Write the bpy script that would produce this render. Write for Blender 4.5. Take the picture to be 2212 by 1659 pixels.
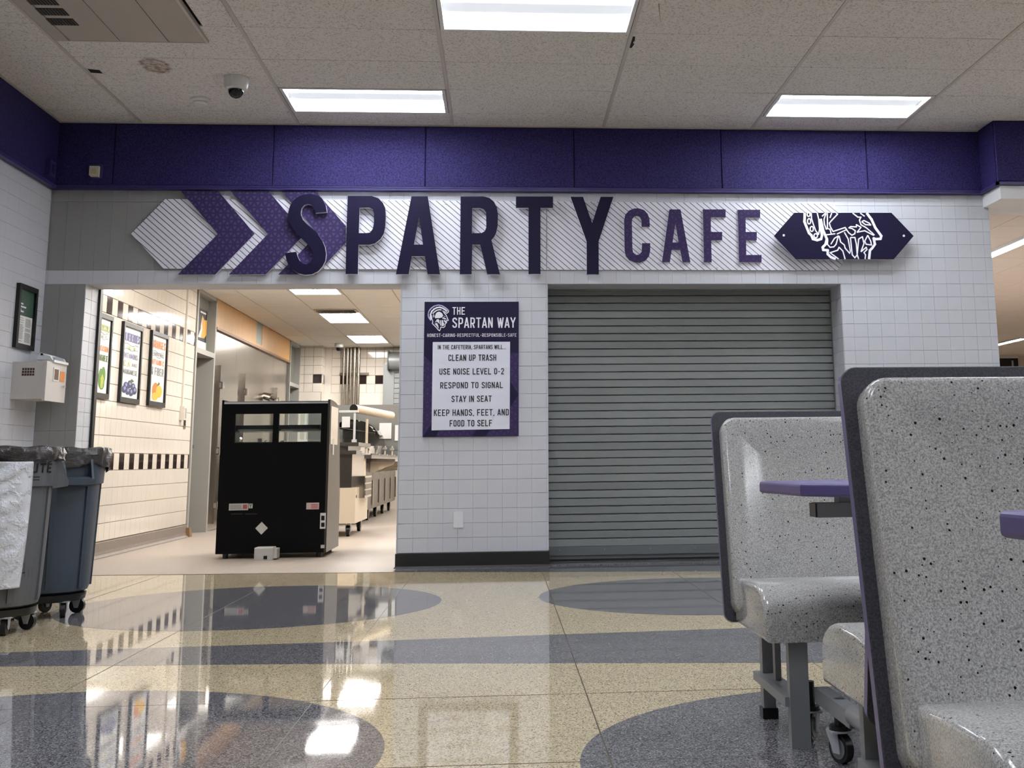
import bpy, bmesh, math, random
import numpy as np
from mathutils import Vector, Matrix
from mathutils.geometry import tessellate_polygon

random.seed(7)
for o in list(bpy.data.objects):
    bpy.data.objects.remove(o, do_unlink=True)
SC = bpy.context.scene
COL = SC.collection
R_ = math.radians

# ------------------------------------------------------------------ camera
CAMP = Vector((0.0, -9.386, 0.787))
FPX = 2577.86
PITCH, YAW, ROLL = R_(10.6571), R_(4.6224), R_(-0.692)
PPX, PPY = 1106 + 186.03, 829.5 - 321.0
_F = Vector((math.sin(YAW) * math.cos(PITCH), math.cos(YAW) * math.cos(PITCH), math.sin(PITCH)))
_R0 = Vector((math.cos(YAW), -math.sin(YAW), 0))
_U0 = _R0.cross(_F)
_R = _R0 * math.cos(ROLL) + _U0 * math.sin(ROLL)
_U = -_R0 * math.sin(ROLL) + _U0 * math.cos(ROLL)
cd = bpy.data.cameras.new('camera')
cam = bpy.data.objects.new('camera', cd)
COL.objects.link(cam)
cd.sensor_fit = 'HORIZONTAL'
cd.sensor_width = 36.0
cd.lens = FPX / 2212 * 36.0
cd.shift_x = -(PPX - 1106) / 2212
cd.shift_y = (PPY - 829.5) / 2212
cd.clip_start = 0.02
cd.clip_end = 100
cam.matrix_world = Matrix(((_R.x, _U.x, -_F.x, CAMP.x), (_R.y, _U.y, -_F.y, CAMP.y), (_R.z, _U.z, -_F.z, CAMP.z), (0, 0, 0, 1)))
SC.camera = cam

# ------------------------------------------------------------------ world, exposure, lamp levels
w = bpy.data.worlds.new('world')
SC.world = w
w.use_nodes = True
w.node_tree.nodes['Background'].inputs[0].default_value = (0.75, 0.8, 0.9, 1)
w.node_tree.nodes['Background'].inputs[1].default_value = 0.02
SC.view_settings.view_transform = 'Standard'
SC.view_settings.look = 'None'
SC.view_settings.gamma = 1.0
SC.view_settings.exposure = 0.0
SC.view_settings.use_curve_mapping = False
SC.cycles.max_bounces = 5
SC.cycles.diffuse_bounces = 3
SC.cycles.glossy_bounces = 3
SC.cycles.transmission_bounces = 5
SC.cycles.use_adaptive_sampling = True
SC.cycles.adaptive_threshold = 0.12
SC.cycles.adaptive_min_samples = 10
SC.cycles.caustics_reflective = False
SC.cycles.caustics_refractive = False
SC.cycles.sample_clamp_indirect = 6.0
SC.cycles.use_denoising = True
ROOM_LAMP = 20.5      # radiance of the troffer lenses in the dining room
KITCHEN_LAMP = 31.0   # radiance of the kitchen troffers
HALL_LAMP = 95.0      # radiance of the linear lamps in the side hall

# ------------------------------------------------------------------ helpers
def ray(x, y):
    return _F + _R * ((x - PPX) / FPX) + _U * ((PPY - y) / FPX)
def wy(x, y, Y=0.0):
    d = ray(x, y); return CAMP + d * ((Y - CAMP.y) / d.y)
def wx(x, y, X):
    d = ray(x, y); return CAMP + d * ((X - CAMP.x) / d.x)
def wz(x, y, Z=0.0):
    d = ray(x, y); return CAMP + d * ((Z - CAMP.z) / d.z)

def lin(c):
    c = c / 255.0
    return c / 12.92 if c <= 0.04045 else ((c + 0.055) / 1.055) ** 2.4
def rgb(r, g, b):
    return (lin(r), lin(g), lin(b), 1.0)

class NT:
    def __init__(self, m):
        self.t = m.node_tree; self.n = self.t.nodes; self.l = self.t.links
        self.b = self.n['Principled BSDF']
    def node(self, typ, **kw):
        nd = self.n.new(typ)
        for k, v in kw.items():
            setattr(nd, k, v)
        return nd
    def math(self, op, a, b=None, c=None):
        nd = self.n.new('ShaderNodeMath'); nd.operation = op
        for i, v in enumerate((a, b, c)):
            if v is None: continue
            if isinstance(v, (int, float)): nd.inputs[i].default_value = v
            else: self.l.new(v, nd.inputs[i])
        return nd.outputs[0]
    def mix(self, fac, a, b):
        nd = self.n.new('ShaderNodeMix'); nd.data_type = 'RGBA'
        for i, v in ((0, fac), (6, a), (7, b)):
            if isinstance(v, (int, float)): nd.inputs[i].default_value = v
            elif isinstance(v, tuple): nd.inputs[i].default_value = v
            else: self.l.new(v, nd.inputs[i])
        return nd.outputs[2]
    def ramp(self, fac, stops, interp='LINEAR'):
        nd = self.n.new('ShaderNodeValToRGB'); nd.color_ramp.interpolation = interp
        el = nd.color_ramp.elements
        while len(el) < len(stops): el.new(0.5)
        for e, (p, c) in zip(el, stops):
            e.position = p; e.color = c
        self.l.new(fac, nd.inputs[0]); return nd.outputs[0]
    def coord(self, kind='Object'):
        nd = self.n.new('ShaderNodeTexCoord'); return nd.outputs[kind]
    def geo(self):
        return self.n.new('ShaderNodeNewGeometry').outputs['Position']
    def noise(self, vec, scale, detail=2.0, rough=0.5):
        nd = self.n.new('ShaderNodeTexNoise'); self.l.new(vec, nd.inputs['Vector'])
        nd.inputs['Scale'].default_value = scale; nd.inputs['Detail'].default_value = detail
        nd.inputs['Roughness'].default_value = rough
        return nd.outputs['Fac']
    def voro(self, vec, scale, out='Distance', feature='F1'):
        nd = self.n.new('ShaderNodeTexVoronoi'); self.l.new(vec, nd.inputs['Vector'])
        nd.inputs['Scale'].default_value = scale; nd.feature = feature
        return nd.outputs[out]
    def bump(self, h, strength, dist=0.01):
        nd = self.n.new('ShaderNodeBump'); nd.inputs['Strength'].default_value = strength
        nd.inputs['Distance'].default_value = dist
        self.l.new(h, nd.inputs['Height']); self.l.new(nd.outputs[0], self.b.inputs['Normal'])
    def color(self, sock):
        self.l.new(sock, self.b.inputs['Base Color'])
    def rough(self, sock):
        self.l.new(sock, self.b.inputs['Roughness'])

MATS = {}
def mat(name, col=(0.5, 0.5, 0.5, 1), rough=0.5, metal=0.0, spec=0.5, fn=None, var=0.04):
    """procedural material: base colour with a fine noise variation"""
    if name in MATS: return MATS[name]
    m = bpy.data.materials.new(name); m.use_nodes = True
    t = NT(m)
    t.b.inputs['Base Color'].default_value = col
    t.b.inputs['Roughness'].default_value = rough
    t.b.inputs['Metallic'].default_value = metal
    t.b.inputs['Specular IOR Level'].default_value = spec
    if fn: fn(t)
    elif var:
        n = t.noise(t.geo(), 6.0, 3.0)
        lo = tuple(c * (1 - var) for c in col[:3]) + (1,)
        hi = tuple(min(1, c * (1 + var)) for c in col[:3]) + (1,)
        t.color(t.mix(n, lo, hi))
    MATS[name] = m
    return m
def emis(name, col, strength, fn=None):
    if name in MATS: return MATS[name]
    m = bpy.data.materials.new(name); m.use_nodes = True
    t = NT(m)
    t.b.inputs['Base Color'].default_value = (0.3, 0.3, 0.32, 1)
    t.b.inputs['Emission Color'].default_value = col
    t.b.inputs['Emission Strength'].default_value = strength
    if fn: fn(t)
    MATS[name] = m
    return m

def wloc(o):
    v = Vector((0, 0, 0))
    while o is not None:
        v = v + o.location; o = o.parent
    return v
def props(o, label=None, cat=None, group=None, kind=None):
    if label: o['label'] = label
    if cat: o['category'] = cat
    if group: o['group'] = group
    if kind: o['kind'] = kind
    return o
def empty(name, loc, label, cat, group=None, kind=None):
    o = bpy.data.objects.new(name, None); COL.objects.link(o); o.location = loc
    o.empty_display_size = 0.1
    return props(o, label, cat, group, kind)

class MB:
    """mesh builder, world coordinates unless stated"""
    def __init__(self):
        self.v = []; self.f = []; self.m = []
    def add(self, vs, fs, mi=0):
        n = len(self.v); self.v += [Vector(p) for p in vs]
        for f in fs:
            self.f.append(tuple(i + n for i in f)); self.m.append(mi)
        return self
    def box(self, x0, x1, y0, y1, z0, z1, mi=0):
        vs = [(x, y, z) for z in (z0, z1) for y in (y0, y1) for x in (x0, x1)]
        return self.add(vs, [(0, 2, 3, 1), (4, 5, 7, 6), (0, 1, 5, 4), (2, 6, 7, 3), (0, 4, 6, 2), (1, 3, 7, 5)], mi)
    def quad(self, a, b, c, d, mi=0):
        return self.add([a, b, c, d], [(0, 1, 2, 3)], mi)
    def tube(self, a, b, r, seg=12, r2=None, cap=True, mi=0):
        a = Vector(a); b = Vector(b); r2 = r if r2 is None else r2
        d = (b - a).normalized()
        u = d.cross(Vector((0, 0, 1)) if abs(d.z) < 0.9 else Vector((1, 0, 0))).normalized(); v = d.cross(u)
        vs = []
        for p, rr in ((a, r), (b, r2)):
            for i in range(seg):
                t = 2 * math.pi * i / seg
                vs.append(p + (u * math.cos(t) + v * math.sin(t)) * rr)
        fs = [(i, (i + 1) % seg, seg + (i + 1) % seg, seg + i) for i in range(seg)]
        if cap: fs += [tuple(range(seg - 1, -1, -1)), tuple(range(seg, 2 * seg))]
        return self.add(vs, fs, mi)
    def path(self, pts, r, seg=8, mi=0):
        for a, b in zip(pts[:-1], pts[1:]): self.tube(a, b, r, seg, mi=mi)
        return self
    def lathe(self, c, prof, seg=32, a0=0.0, a1=2 * math.pi, rad=None, mi=0, close=True):
        c = Vector(c); full = abs(a1 - a0 - 2 * math.pi) < 1e-6
        n = seg if full else seg + 1
        vs = []
        for j, (r, z) in enumerate(prof):
            for i in range(n):
                t = a0 + (a1 - a0) * i / seg
                rr = r if rad is None else rad(r, z, t, j)
                vs.append(c + Vector((rr * math.cos(t), rr * math.sin(t), z)))
        fs = []
        for j in range(len(prof) - 1):
            for i in range(seg):
                k = (i + 1) % n
                fs.append((j * n + i, j * n + k, (j + 1) * n + k, (j + 1) * n + i))
        return self.add(vs, fs, mi)
    def prism(self, loops, d, mi_front=0, mi_side=0):
        """polygon (outer loop + holes, 3D points), extruded by vector d away from the front"""
        d = Vector(d); loops = [[Vector(p) for p in lp] for lp in loops]
        flat = [p for lp in loops for p in lp]; n = len(flat)
        tri = tessellate_polygon(loops)
        self.add(flat, tri, mi_front)
        self.add([p + d for p in flat], [t[::-1] for t in tri], mi_side)
        for lp in loops:
            k = len(lp)
            self.add(lp + [p + d for p in lp], [(i, (i + 1) % k, k + (i + 1) % k, k + i) for i in range(k)], mi_side)
        return self
    def stroke(self, pts, wd, to3, closed=False, mi=0):
        """flat ribbon along 2D points; to3 maps 2D to 3D"""
        pts = [Vector(p) for p in pts]
        if closed: pts = pts + [pts[0]]
        n = len(pts)
        for i in range(n - 1):
            a, b = pts[i], pts[i + 1]
            if (b - a).length < 1e-9: continue
            d = (b - a).normalized(); nn = Vector((-d.y, d.x)) * wd / 2
            ea = wd * 0.3 if (i > 0 or closed) else 0.0
            eb = wd * 0.3 if (i < n - 2 or closed) else 0.0
            a2 = a - d * ea; b2 = b + d * eb
            self.sn = getattr(self, 'sn', 0) + 1
            q = [to3(a2 - nn), to3(b2 - nn), to3(b2 + nn), to3(a2 + nn)]
            nv = (q[1] - q[0]).cross(q[3] - q[0])
            if nv.length > 0:
                nv.normalize()
                if nv.dot(CAMP - q[0]) < 0: nv = -nv; q = q[::-1]
                q = [p + nv * ((self.sn % 31) * 3e-5) for p in q]
            self.add(q, [(0, 1, 2, 3)], mi)
        return self
    def build(self, name, ms, parent=None, smooth=None, origin=None, fixn=True):
        me = bpy.data.meshes.new(name)
        if parent is not None: off = wloc(parent)
        elif origin is not None: off = Vector(origin)
        else:
            xs = [p.x for p in self.v]; ys = [p.y for p in self.v]; zs = [p.z for p in self.v]
            off = Vector(((min(xs) + max(xs)) / 2, (min(ys) + max(ys)) / 2, min(zs)))
        me.from_pydata([tuple(p - off) for p in self.v], [], self.f)
        ms = ms if isinstance(ms, (list, tuple)) else [ms]
        for m in ms: me.materials.append(m)
        for p, i in zip(me.polygons, self.m): p.material_index = i
        if fixn:
            bm = bmesh.new(); bm.from_mesh(me)
            bmesh.ops.recalc_face_normals(bm, faces=bm.faces)
            bm.to_mesh(me); bm.free()
        if smooth is not None:
            bm = bmesh.new(); bm.from_mesh(me)
            bmesh.ops.remove_doubles(bm, verts=bm.verts, dist=1e-5)
            bm.to_mesh(me); bm.free()
            me.shade_smooth()
            me.set_sharp_from_angle(angle=R_(smooth))
        o = bpy.data.objects.new(name, me); COL.objects.link(o)
        if parent is not None: o.parent = parent
        else: o.location = off
        return o

def inst(name, me, parent, loc):
    """child sharing mesh data; loc is a world position"""
    o = bpy.data.objects.new(name, me); COL.objects.link(o)
    o.parent = parent; o.location = Vector(loc) - wloc(parent)
    return o
def copy_tree(o, parent=None):
    c = o.copy(); COL.objects.link(c); c.parent = parent
    for ch in o.children: copy_tree(ch, c)
    return c

_tm = {}
def tile_mesh(axis, wd, ht, dp, bev, m):
    """bevelled tile; axis 'y' faces -Y, 'x' faces +X, 'z' faces -Z. local origin at centre of front face"""
    key = (axis, round(wd, 3), round(ht, 3), dp, bev, m.name)
    if key in _tm: return _tm[key]
    a, b = wd / 2, ht / 2
    P = []
    for (s, t, d) in ((a - bev, b - bev, 0), (a, b, bev), (a, b, dp)):
        P += [(-s, -t, d), (s, -t, d), (s, t, d), (-s, t, d)]
    Fs = [(0, 1, 2, 3)]
    for k in (0, 4):
        Fs += [(k + i, k + 4 + i, k + 4 + (i + 1) % 4, k + (i + 1) % 4) for i in range(4)]
    def mp(p):
        u, v, d = p
        return {'y': (u, d, v), 'x': (-d, u, v), 'z': (u, v, d)}[axis]
    me = bpy.data.meshes.new('tile')
    me.from_pydata([mp(p) for p in P], [], Fs)
    me.materials.append(m)
    bm = bmesh.new(); bm.from_mesh(me); bmesh.ops.recalc_face_normals(bm, faces=bm.faces)
    # open back: make sure the front looks outwards
    bm.faces.ensure_lookup_table()
    want = {'y': Vector((0, -1, 0)), 'x': Vector((1, 0, 0)), 'z': Vector((0, 0, -1))}[axis]
    if bm.faces[0].normal.dot(want) < 0: bmesh.ops.reverse_faces(bm, faces=bm.faces)
    bm.to_mesh(me); bm.free()
    _tm[key] = me
    return me
def join_meshes(name, items, parent):
    """items: (mesh, world location) joined into one child of parent, kind stuff"""
    mb = MB(); ms = []
    for me, loc in items:
        m = me.materials[0]
        if m not in ms: ms.append(m)
        mi = ms.index(m)
        mb.add([v.co + Vector(loc) for v in me.vertices], [tuple(p.vertices) for p in me.polygons], mi)
    o = mb.build(name, ms, parent, fixn=False)
    o['kind'] = 'stuff'
    return o

# ------------------------------------------------------------------ dimensions
XL, XR = -3.51, 4.004
ZC, ZP, ZS = 3.444, 2.908, 2.165
PL, PR, SR, JL = -0.798, 0.349, 2.727, -3.208
WT = 0.30                    # thickness of the back wall
GA, GB = 1.219, 0.6096       # ceiling grid
GX0, GY0 = -2.848, -0.3966
ZK = 2.80                    # kitchen ceiling
XK = -3.52                   # kitchen left wall
YK = 12.1                    # kitchen back wall
ZH = 2.95                    # hall ceiling
GREY_X = -2.32               # the dark grey paint ends behind the first chevron

# ------------------------------------------------------------------ materials
def paint_tile(c, rough=0.35):
    def fn(t):
        n = t.noise(t.geo(), 3.0, 3.0); n2 = t.noise(t.geo(), 60.0, 2.0)
        lo = tuple(x * 0.94 for x in c[:3]) + (1,)
        t.color(t.mix(n, lo, c)); t.bump(n2, 0.12, 0.002)
    return fn
M_TILE = mat('painted_tile_light', rgb(206, 208, 216), 0.38, fn=paint_tile(rgb(206, 208, 216)))
M_TILED = mat('painted_tile_dark', rgb(150, 150, 150), 0.45, fn=paint_tile(rgb(150, 150, 150)))
M_GROUT = mat('painted_joint', rgb(190, 192, 198), 0.6)
M_GROUTK = mat('kitchen_grout', rgb(158, 142, 122), 0.8)
M_KT = mat('cream_glazed_tile', rgb(238, 229, 217), 0.07, fn=lambda t: t.color(t.mix(t.noise(t.geo(), 3.0, 3.0), rgb(232, 223, 211), rgb(240, 232, 221))))
M_KB = mat('black_glazed_tile', rgb(44, 32, 32), 0.1, spec=0.3)
def purple(t):
    g = t.geo(); n = t.noise(g, 160.0, 2.0, 0.7); n2 = t.noise(g, 2.0, 2.0)
    c = t.mix(n2, rgb(46, 40, 92), rgb(52, 46, 100)); m_ = t.noise(g, 75.0, 3.0, 0.7)
    t.color(t.mix(t.ramp(m_, [(0.38, (0, 0, 0, 1)), (0.64, (1, 1, 1, 1))]), rgb(34, 29, 74), rgb(60, 53, 112))); t.bump(n, 0.7, 0.005)
M_PURP = mat('purple_textured_panel', rgb(60, 50, 125), 0.6, spec=0.2, fn=purple)
M_PURPT = mat('purple_trim', rgb(52, 45, 102), 0.4)
def acoustic(t):
    g = t.geo()
    v = t.voro(g, 70.0, 'Distance'); n = t.noise(g, 55.0, 4.0, 0.75)
    s = t.math('MULTIPLY', t.ramp(v, [(0.1, (1, 1, 1, 1)), (0.6, (0, 0, 0, 1))]), t.ramp(n, [(0.44, (0, 0, 0, 1)), (0.56, (1, 1, 1, 1))]))
    big = t.noise(g, 1.3, 2.0)
    base = t.mix(big, rgb(220, 217, 214), rgb(230, 226, 224))
    t.color(t.mix(s, base, rgb(150, 145, 141))); t.bump(t.noise(g, 120.0, 3.0, 0.7), 0.35, 0.003)
M_ACT = mat('acoustic_tile', rgb(210, 204, 198), 0.9, fn=acoustic)
def stained(t):
    acoustic(t)
    g = t.geo(); base = t.b.inputs['Base Color'].links[0].from_socket
    c = wz(335, 142, ZC)
    sub = t.node('ShaderNodeVectorMath', operation='SUBTRACT'); t.l.new(g, sub.inputs[0]); sub.inputs[1].default_value = c
    mul = t.node('ShaderNodeVectorMath', operation='MULTIPLY'); t.l.new(sub.outputs[0], mul.inputs[0]); mul.inputs[1].default_value = (1.0, 0.62, 1)
    ln = t.node('ShaderNodeVectorMath', operation='LENGTH'); t.l.new(mul.outputs[0], ln.inputs[0])
    wob = t.math('ADD', ln.outputs['Value'], t.math('MULTIPLY', t.noise(g, 22.0, 4.0), 0.06))
    msk = t.ramp(wob, [(0.055, (0.75, 0.75, 0.75, 1)), (0.09, (0.55, 0.55, 0.55, 1)), (0.115, (0.9, 0.9, 0.9, 1)), (0.14, (0, 0, 0, 1))])
    spot = t.math('MULTIPLY', msk, t.ramp(t.noise(g, 30.0, 3.0), [(0.38, (0.3, 0.3, 0.3, 1)), (0.62, (1, 1, 1, 1))]))
    t.color(t.mix(spot, base, rgb(120, 78, 40)))
M_ACTS = mat('stained_acoustic_tile', rgb(210, 204, 198), 0.9, fn=stained)
M_GRID = mat('ceiling_grid_metal', rgb(196, 190, 184), 0.5)
M_PLEN = mat('plenum_dark', rgb(112, 104, 96), 0.9)
def terrazzo(base, chip, light, amount=0.5):
    def fn(t):
        g = t.geo()
        c1 = t.voro(g, 270.0, 'Color'); sep = t.node('ShaderNodeSeparateColor'); t.l.new(c1, sep.inputs[0])
        r = sep.outputs[0]; g2 = sep.outputs[1]
        n = t.noise(g, 180.0, 3.0, 0.7); big = t.noise(g, 1.1, 3.0)
        k = t.ramp(r, [(0.0, (1, 1, 1, 1)), (amount * 0.5, (1, 1, 1, 1)), (amount * 0.5 + 0.05, (0, 0, 0, 1))])
        l2 = t.ramp(g2, [(0.72, (0, 0, 0, 1)), (0.8, (1, 1, 1, 1))])
        c = t.mix(t.math('MULTIPLY', n, 0.5), base, tuple(x * 0.7 for x in base[:3]) + (1,))
        c = t.mix(t.math('MULTIPLY', l2, 0.6), c, light)
        c = t.mix(t.math('MULTIPLY', k, 0.88), c, chip)
        c = t.mix(t.math('MULTIPLY', big, 0.15), c, tuple(x * 0.6 for x in base[:3]) + (1,))
        t.color(c)
        t.rough(t.ramp(t.noise(g, 5.0, 4.0), [(0.3, (0.026, 0.026, 0.026, 1)), (0.75, (0.055, 0.055, 0.055, 1))]))
        t.bump(t.noise(g, 1.6, 2.0), 0.006, 0.02)
    return fn
M_TAN = mat('terrazzo_tan', fn=terrazzo(rgb(220, 203, 168), rgb(116, 99, 74), rgb(236, 224, 196), 0.40), spec=0.6)
M_GRY = mat('terrazzo_grey', fn=terrazzo(rgb(132, 131, 136), rgb(46, 46, 52), rgb(186, 184, 186), 0.62), spec=0.6)
M_STRIP = mat('divider_strip', rgb(92, 78, 58), 0.4, 0.3)
def kfloor(t):
    g = t.geo(); n = t.noise(g, 140.0, 3.0, 0.75); b = t.noise(g, 3.0, 4.0)
    c = t.mix(t.ramp(n, [(0.35, (0, 0, 0, 1)), (0.65, (1, 1, 1, 1))]), rgb(140, 128, 117), rgb(202, 191, 179))
    t.color(t.mix(t.math('MULTIPLY', b, 0.35), c, rgb(168, 152, 140)))
M_KFLOOR = mat('speckled_epoxy_floor', rgb(190, 175, 160), 0.45, fn=kfloor)
def kcove(t):
    g = t.geo(); n = t.noise(g, 150.0, 3.0, 0.75)
    t.color(t.mix(t.ramp(n, [(0.35, (0, 0, 0, 1)), (0.65, (1, 1, 1, 1))]), rgb(96, 86, 80), rgb(166, 155, 146)))
M_COVE = mat('speckled_cove_base', rgb(170, 156, 146), 0.5, fn=kcove)
M_RUBBER = mat('black_rubber_base', rgb(26, 24, 22), 0.5)
M_WALLP = mat('painted_wall', rgb(196, 196, 204), 0.5)
M_WHITE = mat('white_enamel', rgb(225, 225, 225), 0.35)
M_BLACK = mat('black_plastic', rgb(14, 14, 15), 0.35)
M_BLACKM = mat('black_matte', rgb(9, 9, 10), 0.8)
M_STEEL = mat('brushed_steel', rgb(178, 170, 160), 0.2, 0.95)
M_CHROME = mat('chrome', rgb(220, 220, 220), 0.1, 1.0)
def shut(t):
    g = t.geo(); n = t.noise(g, 0.9, 4.0, 0.6)
    oi = t.node('ShaderNodeObjectInfo')
    t.color(t.mix(t.math('ADD', t.math('MULTIPLY', n, 0.5), t.math('MULTIPLY', oi.outputs['Random'], 0.5)), rgb(130, 134, 134), rgb(154, 158, 158)))
M_SHUT = mat('grey_shutter_slat', rgb(116, 118, 117), 0.42, 0.25, fn=shut)
M_FRAME = mat('grey_door_frame', rgb(168, 166, 160), 0.45)
M_DOORD = mat('dark_grey_door', rgb(92, 92, 92), 0.5)
M_NAVY = mat('navy_vinyl', rgb(21, 17, 50), 0.5, spec=0.2)
M_WEDGE = mat('white_acrylic_edge', rgb(232, 232, 240), 0.4)
def tri_nodes(t, lo, hi, s=0.049, thr=0.3):
    g = t.coord('Object'); sp = t.node('ShaderNodeSeparateXYZ'); t.l.new(g, sp.inputs[0])
    x, z = sp.outputs[0], sp.outputs[2]
    ds = []
    for a in (0, 60, 120):
        d = t.math('ADD', t.math('MULTIPLY', x, math.sin(R_(a)) / s), t.math('MULTIPLY', z, math.cos(R_(a)) / s))
        ds.append(t.math('PINGPONG', d, 0.5))
    mn = t.math('MINIMUM', t.math('MINIMUM', ds[0], ds[1]), ds[2])
    t.color(t.mix(t.ramp(mn, [(thr * 0.55, (0, 0, 0, 1)), (thr * 0.75, (1, 1, 1, 1))]), lo, hi))
M_TRI = mat('purple_triangle_print', rough=0.5, spec=0.2, fn=lambda t: tri_nodes(t, rgb(58, 48, 90), rgb(80, 71, 112), thr=0.26))
M_TRID = mat('plum_triangle_print', rough=0.5, spec=0.2, fn=lambda t: tri_nodes(t, rgb(58, 46, 86), rgb(70, 58, 102), thr=0.26))
def stripes(t):
    g = t.coord('Object'); sp = t.node('ShaderNodeSeparateXYZ'); t.l.new(g, sp.inputs[0])
    u = t.math('ADD', sp.outputs[0], t.math('DIVIDE', sp.outputs[2], 0.865))
    fr = t.math('FRACT', t.math('DIVIDE', t.math('ADD', u, 20.0), 0.0536))
    t.color(t.mix(t.math('LESS_THAN', fr, 0.16), rgb(232, 232, 244), rgb(92, 92, 92)))
M_STRIPE = mat('diagonal_stripe_print', rough=0.45, fn=stripes)
def fiberglass(t):
    g = t.geo()
    v = t.voro(g, 95.0, 'Distance'); vc = t.voro(g, 95.0, 'Color'); sep = t.node('ShaderNodeSeparateColor'); t.l.new(vc, sep.inputs[0])
    th = t.math('MULTIPLY', sep.outputs[0], 0.24)
    dark = t.math('MULTIPLY', t.math('LESS_THAN', v, th), t.math('GREATER_THAN', sep.outputs[1], 0.35))
    v2 = t.voro(g, 150.0, 'Distance'); vc2 = t.voro(g, 150.0, 'Color'); s2 = t.node('ShaderNodeSeparateColor'); t.l.new(vc2, s2.inputs[0])
    lite = t.math('MULTIPLY', t.math('LESS_THAN', v2, 0.16), t.math('GREATER_THAN', s2.outputs[2], 0.9))
    n = t.noise(g, 300.0, 3.0, 0.75)
    c = t.mix(t.ramp(n, [(0.36, (0, 0, 0, 1)), (0.62, (1, 1, 1, 1))]), rgb(132, 131, 130), rgb(200, 199, 198))
    c = t.mix(lite, c, rgb(220, 216, 210)); t.color(t.mix(dark, c, rgb(30, 28, 24)))
M_FIB = mat('speckled_grey_fiberglass', rgb(135, 131, 127), 0.12, fn=fiberglass, spec=0.5)
M_CHAR = mat('charcoal_laminate', rgb(66, 66, 76), 0.55, fn=lambda t: t.color(t.mix(t.ramp(t.noise(t.geo(), 300.0, 2.0), [(0.4, (0, 0, 0, 1)), (0.6, (1, 1, 1, 1))]), rgb(46, 46, 54), rgb(66, 66, 76))))
M_PEDGE = mat('purple_edge_band', rgb(66, 58, 120), 0.35)
M_TTOP = mat('purple_table_edge', rgb(82, 72, 128), 0.4)
M_GFRAME = mat('grey_powder_frame', rgb(136, 139, 142), 0.4)
def canm(c):
    def fn(t):
        g = t.geo(); mp = t.node('ShaderNodeMapping'); t.l.new(g, mp.inputs[0]); mp.inputs['Scale'].default_value = (40, 40, 2.5)
        n = t.noise(mp.outputs[0], 1.0, 4.0, 0.7)
        t.color(t.mix(n, tuple(x * 0.8 for x in c[:3]) + (1,), tuple(x * 1.15 for x in c[:3]) + (1,)))
    return fn
M_CAN1 = mat('bluish_grey_can_plastic', rgb(66, 76, 88), 0.42, fn=canm(rgb(66, 76, 88)))
M_CAN2 = mat('worn_grey_can_plastic', rgb(96, 98, 102), 0.5, fn=canm(rgb(96, 98, 102)))
def liner(t):
    g = t.geo(); mp = t.node('ShaderNodeMapping'); t.l.new(g, mp.inputs[0]); mp.inputs['Scale'].default_value = (9, 9, 20)
    n = t.noise(mp.outputs[0], 1.0, 5.0, 0.65)
    t.color(t.mix(n, rgb(30, 29, 30), rgb(84, 80, 80))); t.bump(n, 0.55, 0.02)
M_LINER = mat('black_bin_liner', rgb(60, 58, 58), 0.2, fn=liner)
def whitebag(t):
    g = t.geo(); n = t.noise(g, 11.0, 6.0, 0.7)
    t.color(t.mix(n, rgb(196, 198, 206), rgb(236, 238, 244))); t.bump(t.ramp(t.noise(g, 9.0, 5.0, 0.6), [(0.42, (0, 0, 0, 1)), (0.5, (1, 1, 1, 1)), (0.58, (0.2, 0.2, 0.2, 1))]), 0.5, 0.012)
M_BAG = mat('white_plastic_film', rgb(220, 222, 230), 0.3, fn=whitebag)
M_ZINC = mat('zinc_bracket', rgb(196, 198, 204), 0.4, 0.15)
M_PAPER = mat('white_paper', rgb(240, 240, 238), 0.6)
M_INKB = mat('black_ink', rgb(16, 16, 20), 0.5)
M_INKW = mat('white_ink', rgb(240, 240, 250), 0.5)
def woodm(t):
    g = t.geo(); mp = t.node('ShaderNodeMapping'); t.l.new(g, mp.inputs[0]); mp.inputs['Scale'].default_value = (14, 14, 0.8)
    n = t.noise(mp.outputs[0], 2.0, 4.0, 0.7); t.color(t.mix(n, rgb(190, 140, 84), rgb(228, 184, 124)))
M_WOOD = mat('oak_panel', rgb(205, 150, 85), 0.4, fn=woodm)
def glassm(t):
    t.b.inputs['Transmission Weight'].default_value = 1.0; t.b.inputs['IOR'].default_value = 1.3
M_GLASS = mat('clear_glass', rgb(236, 242, 240), 0.02, fn=glassm)
M_SMOKE = mat('smoked_dome', rgb(20, 20, 22), 0.06)
M_TANC = mat('hall_ceiling_tile', rgb(214, 196, 172), 0.9, fn=lambda t: t.color(t.mix(t.noise(t.geo(), 50.0, 3.0), rgb(212, 200, 186), rgb(226, 214, 202))))
M_TANG = mat('hall_ceiling_joint', rgb(168, 146, 120), 0.9)
M_KCEIL = mat('kitchen_ceiling_tile', rgb(240, 235, 226), 0.85)
M_KGRID = mat('kitchen_ceiling_grid', rgb(196, 178, 152), 0.6)

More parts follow.
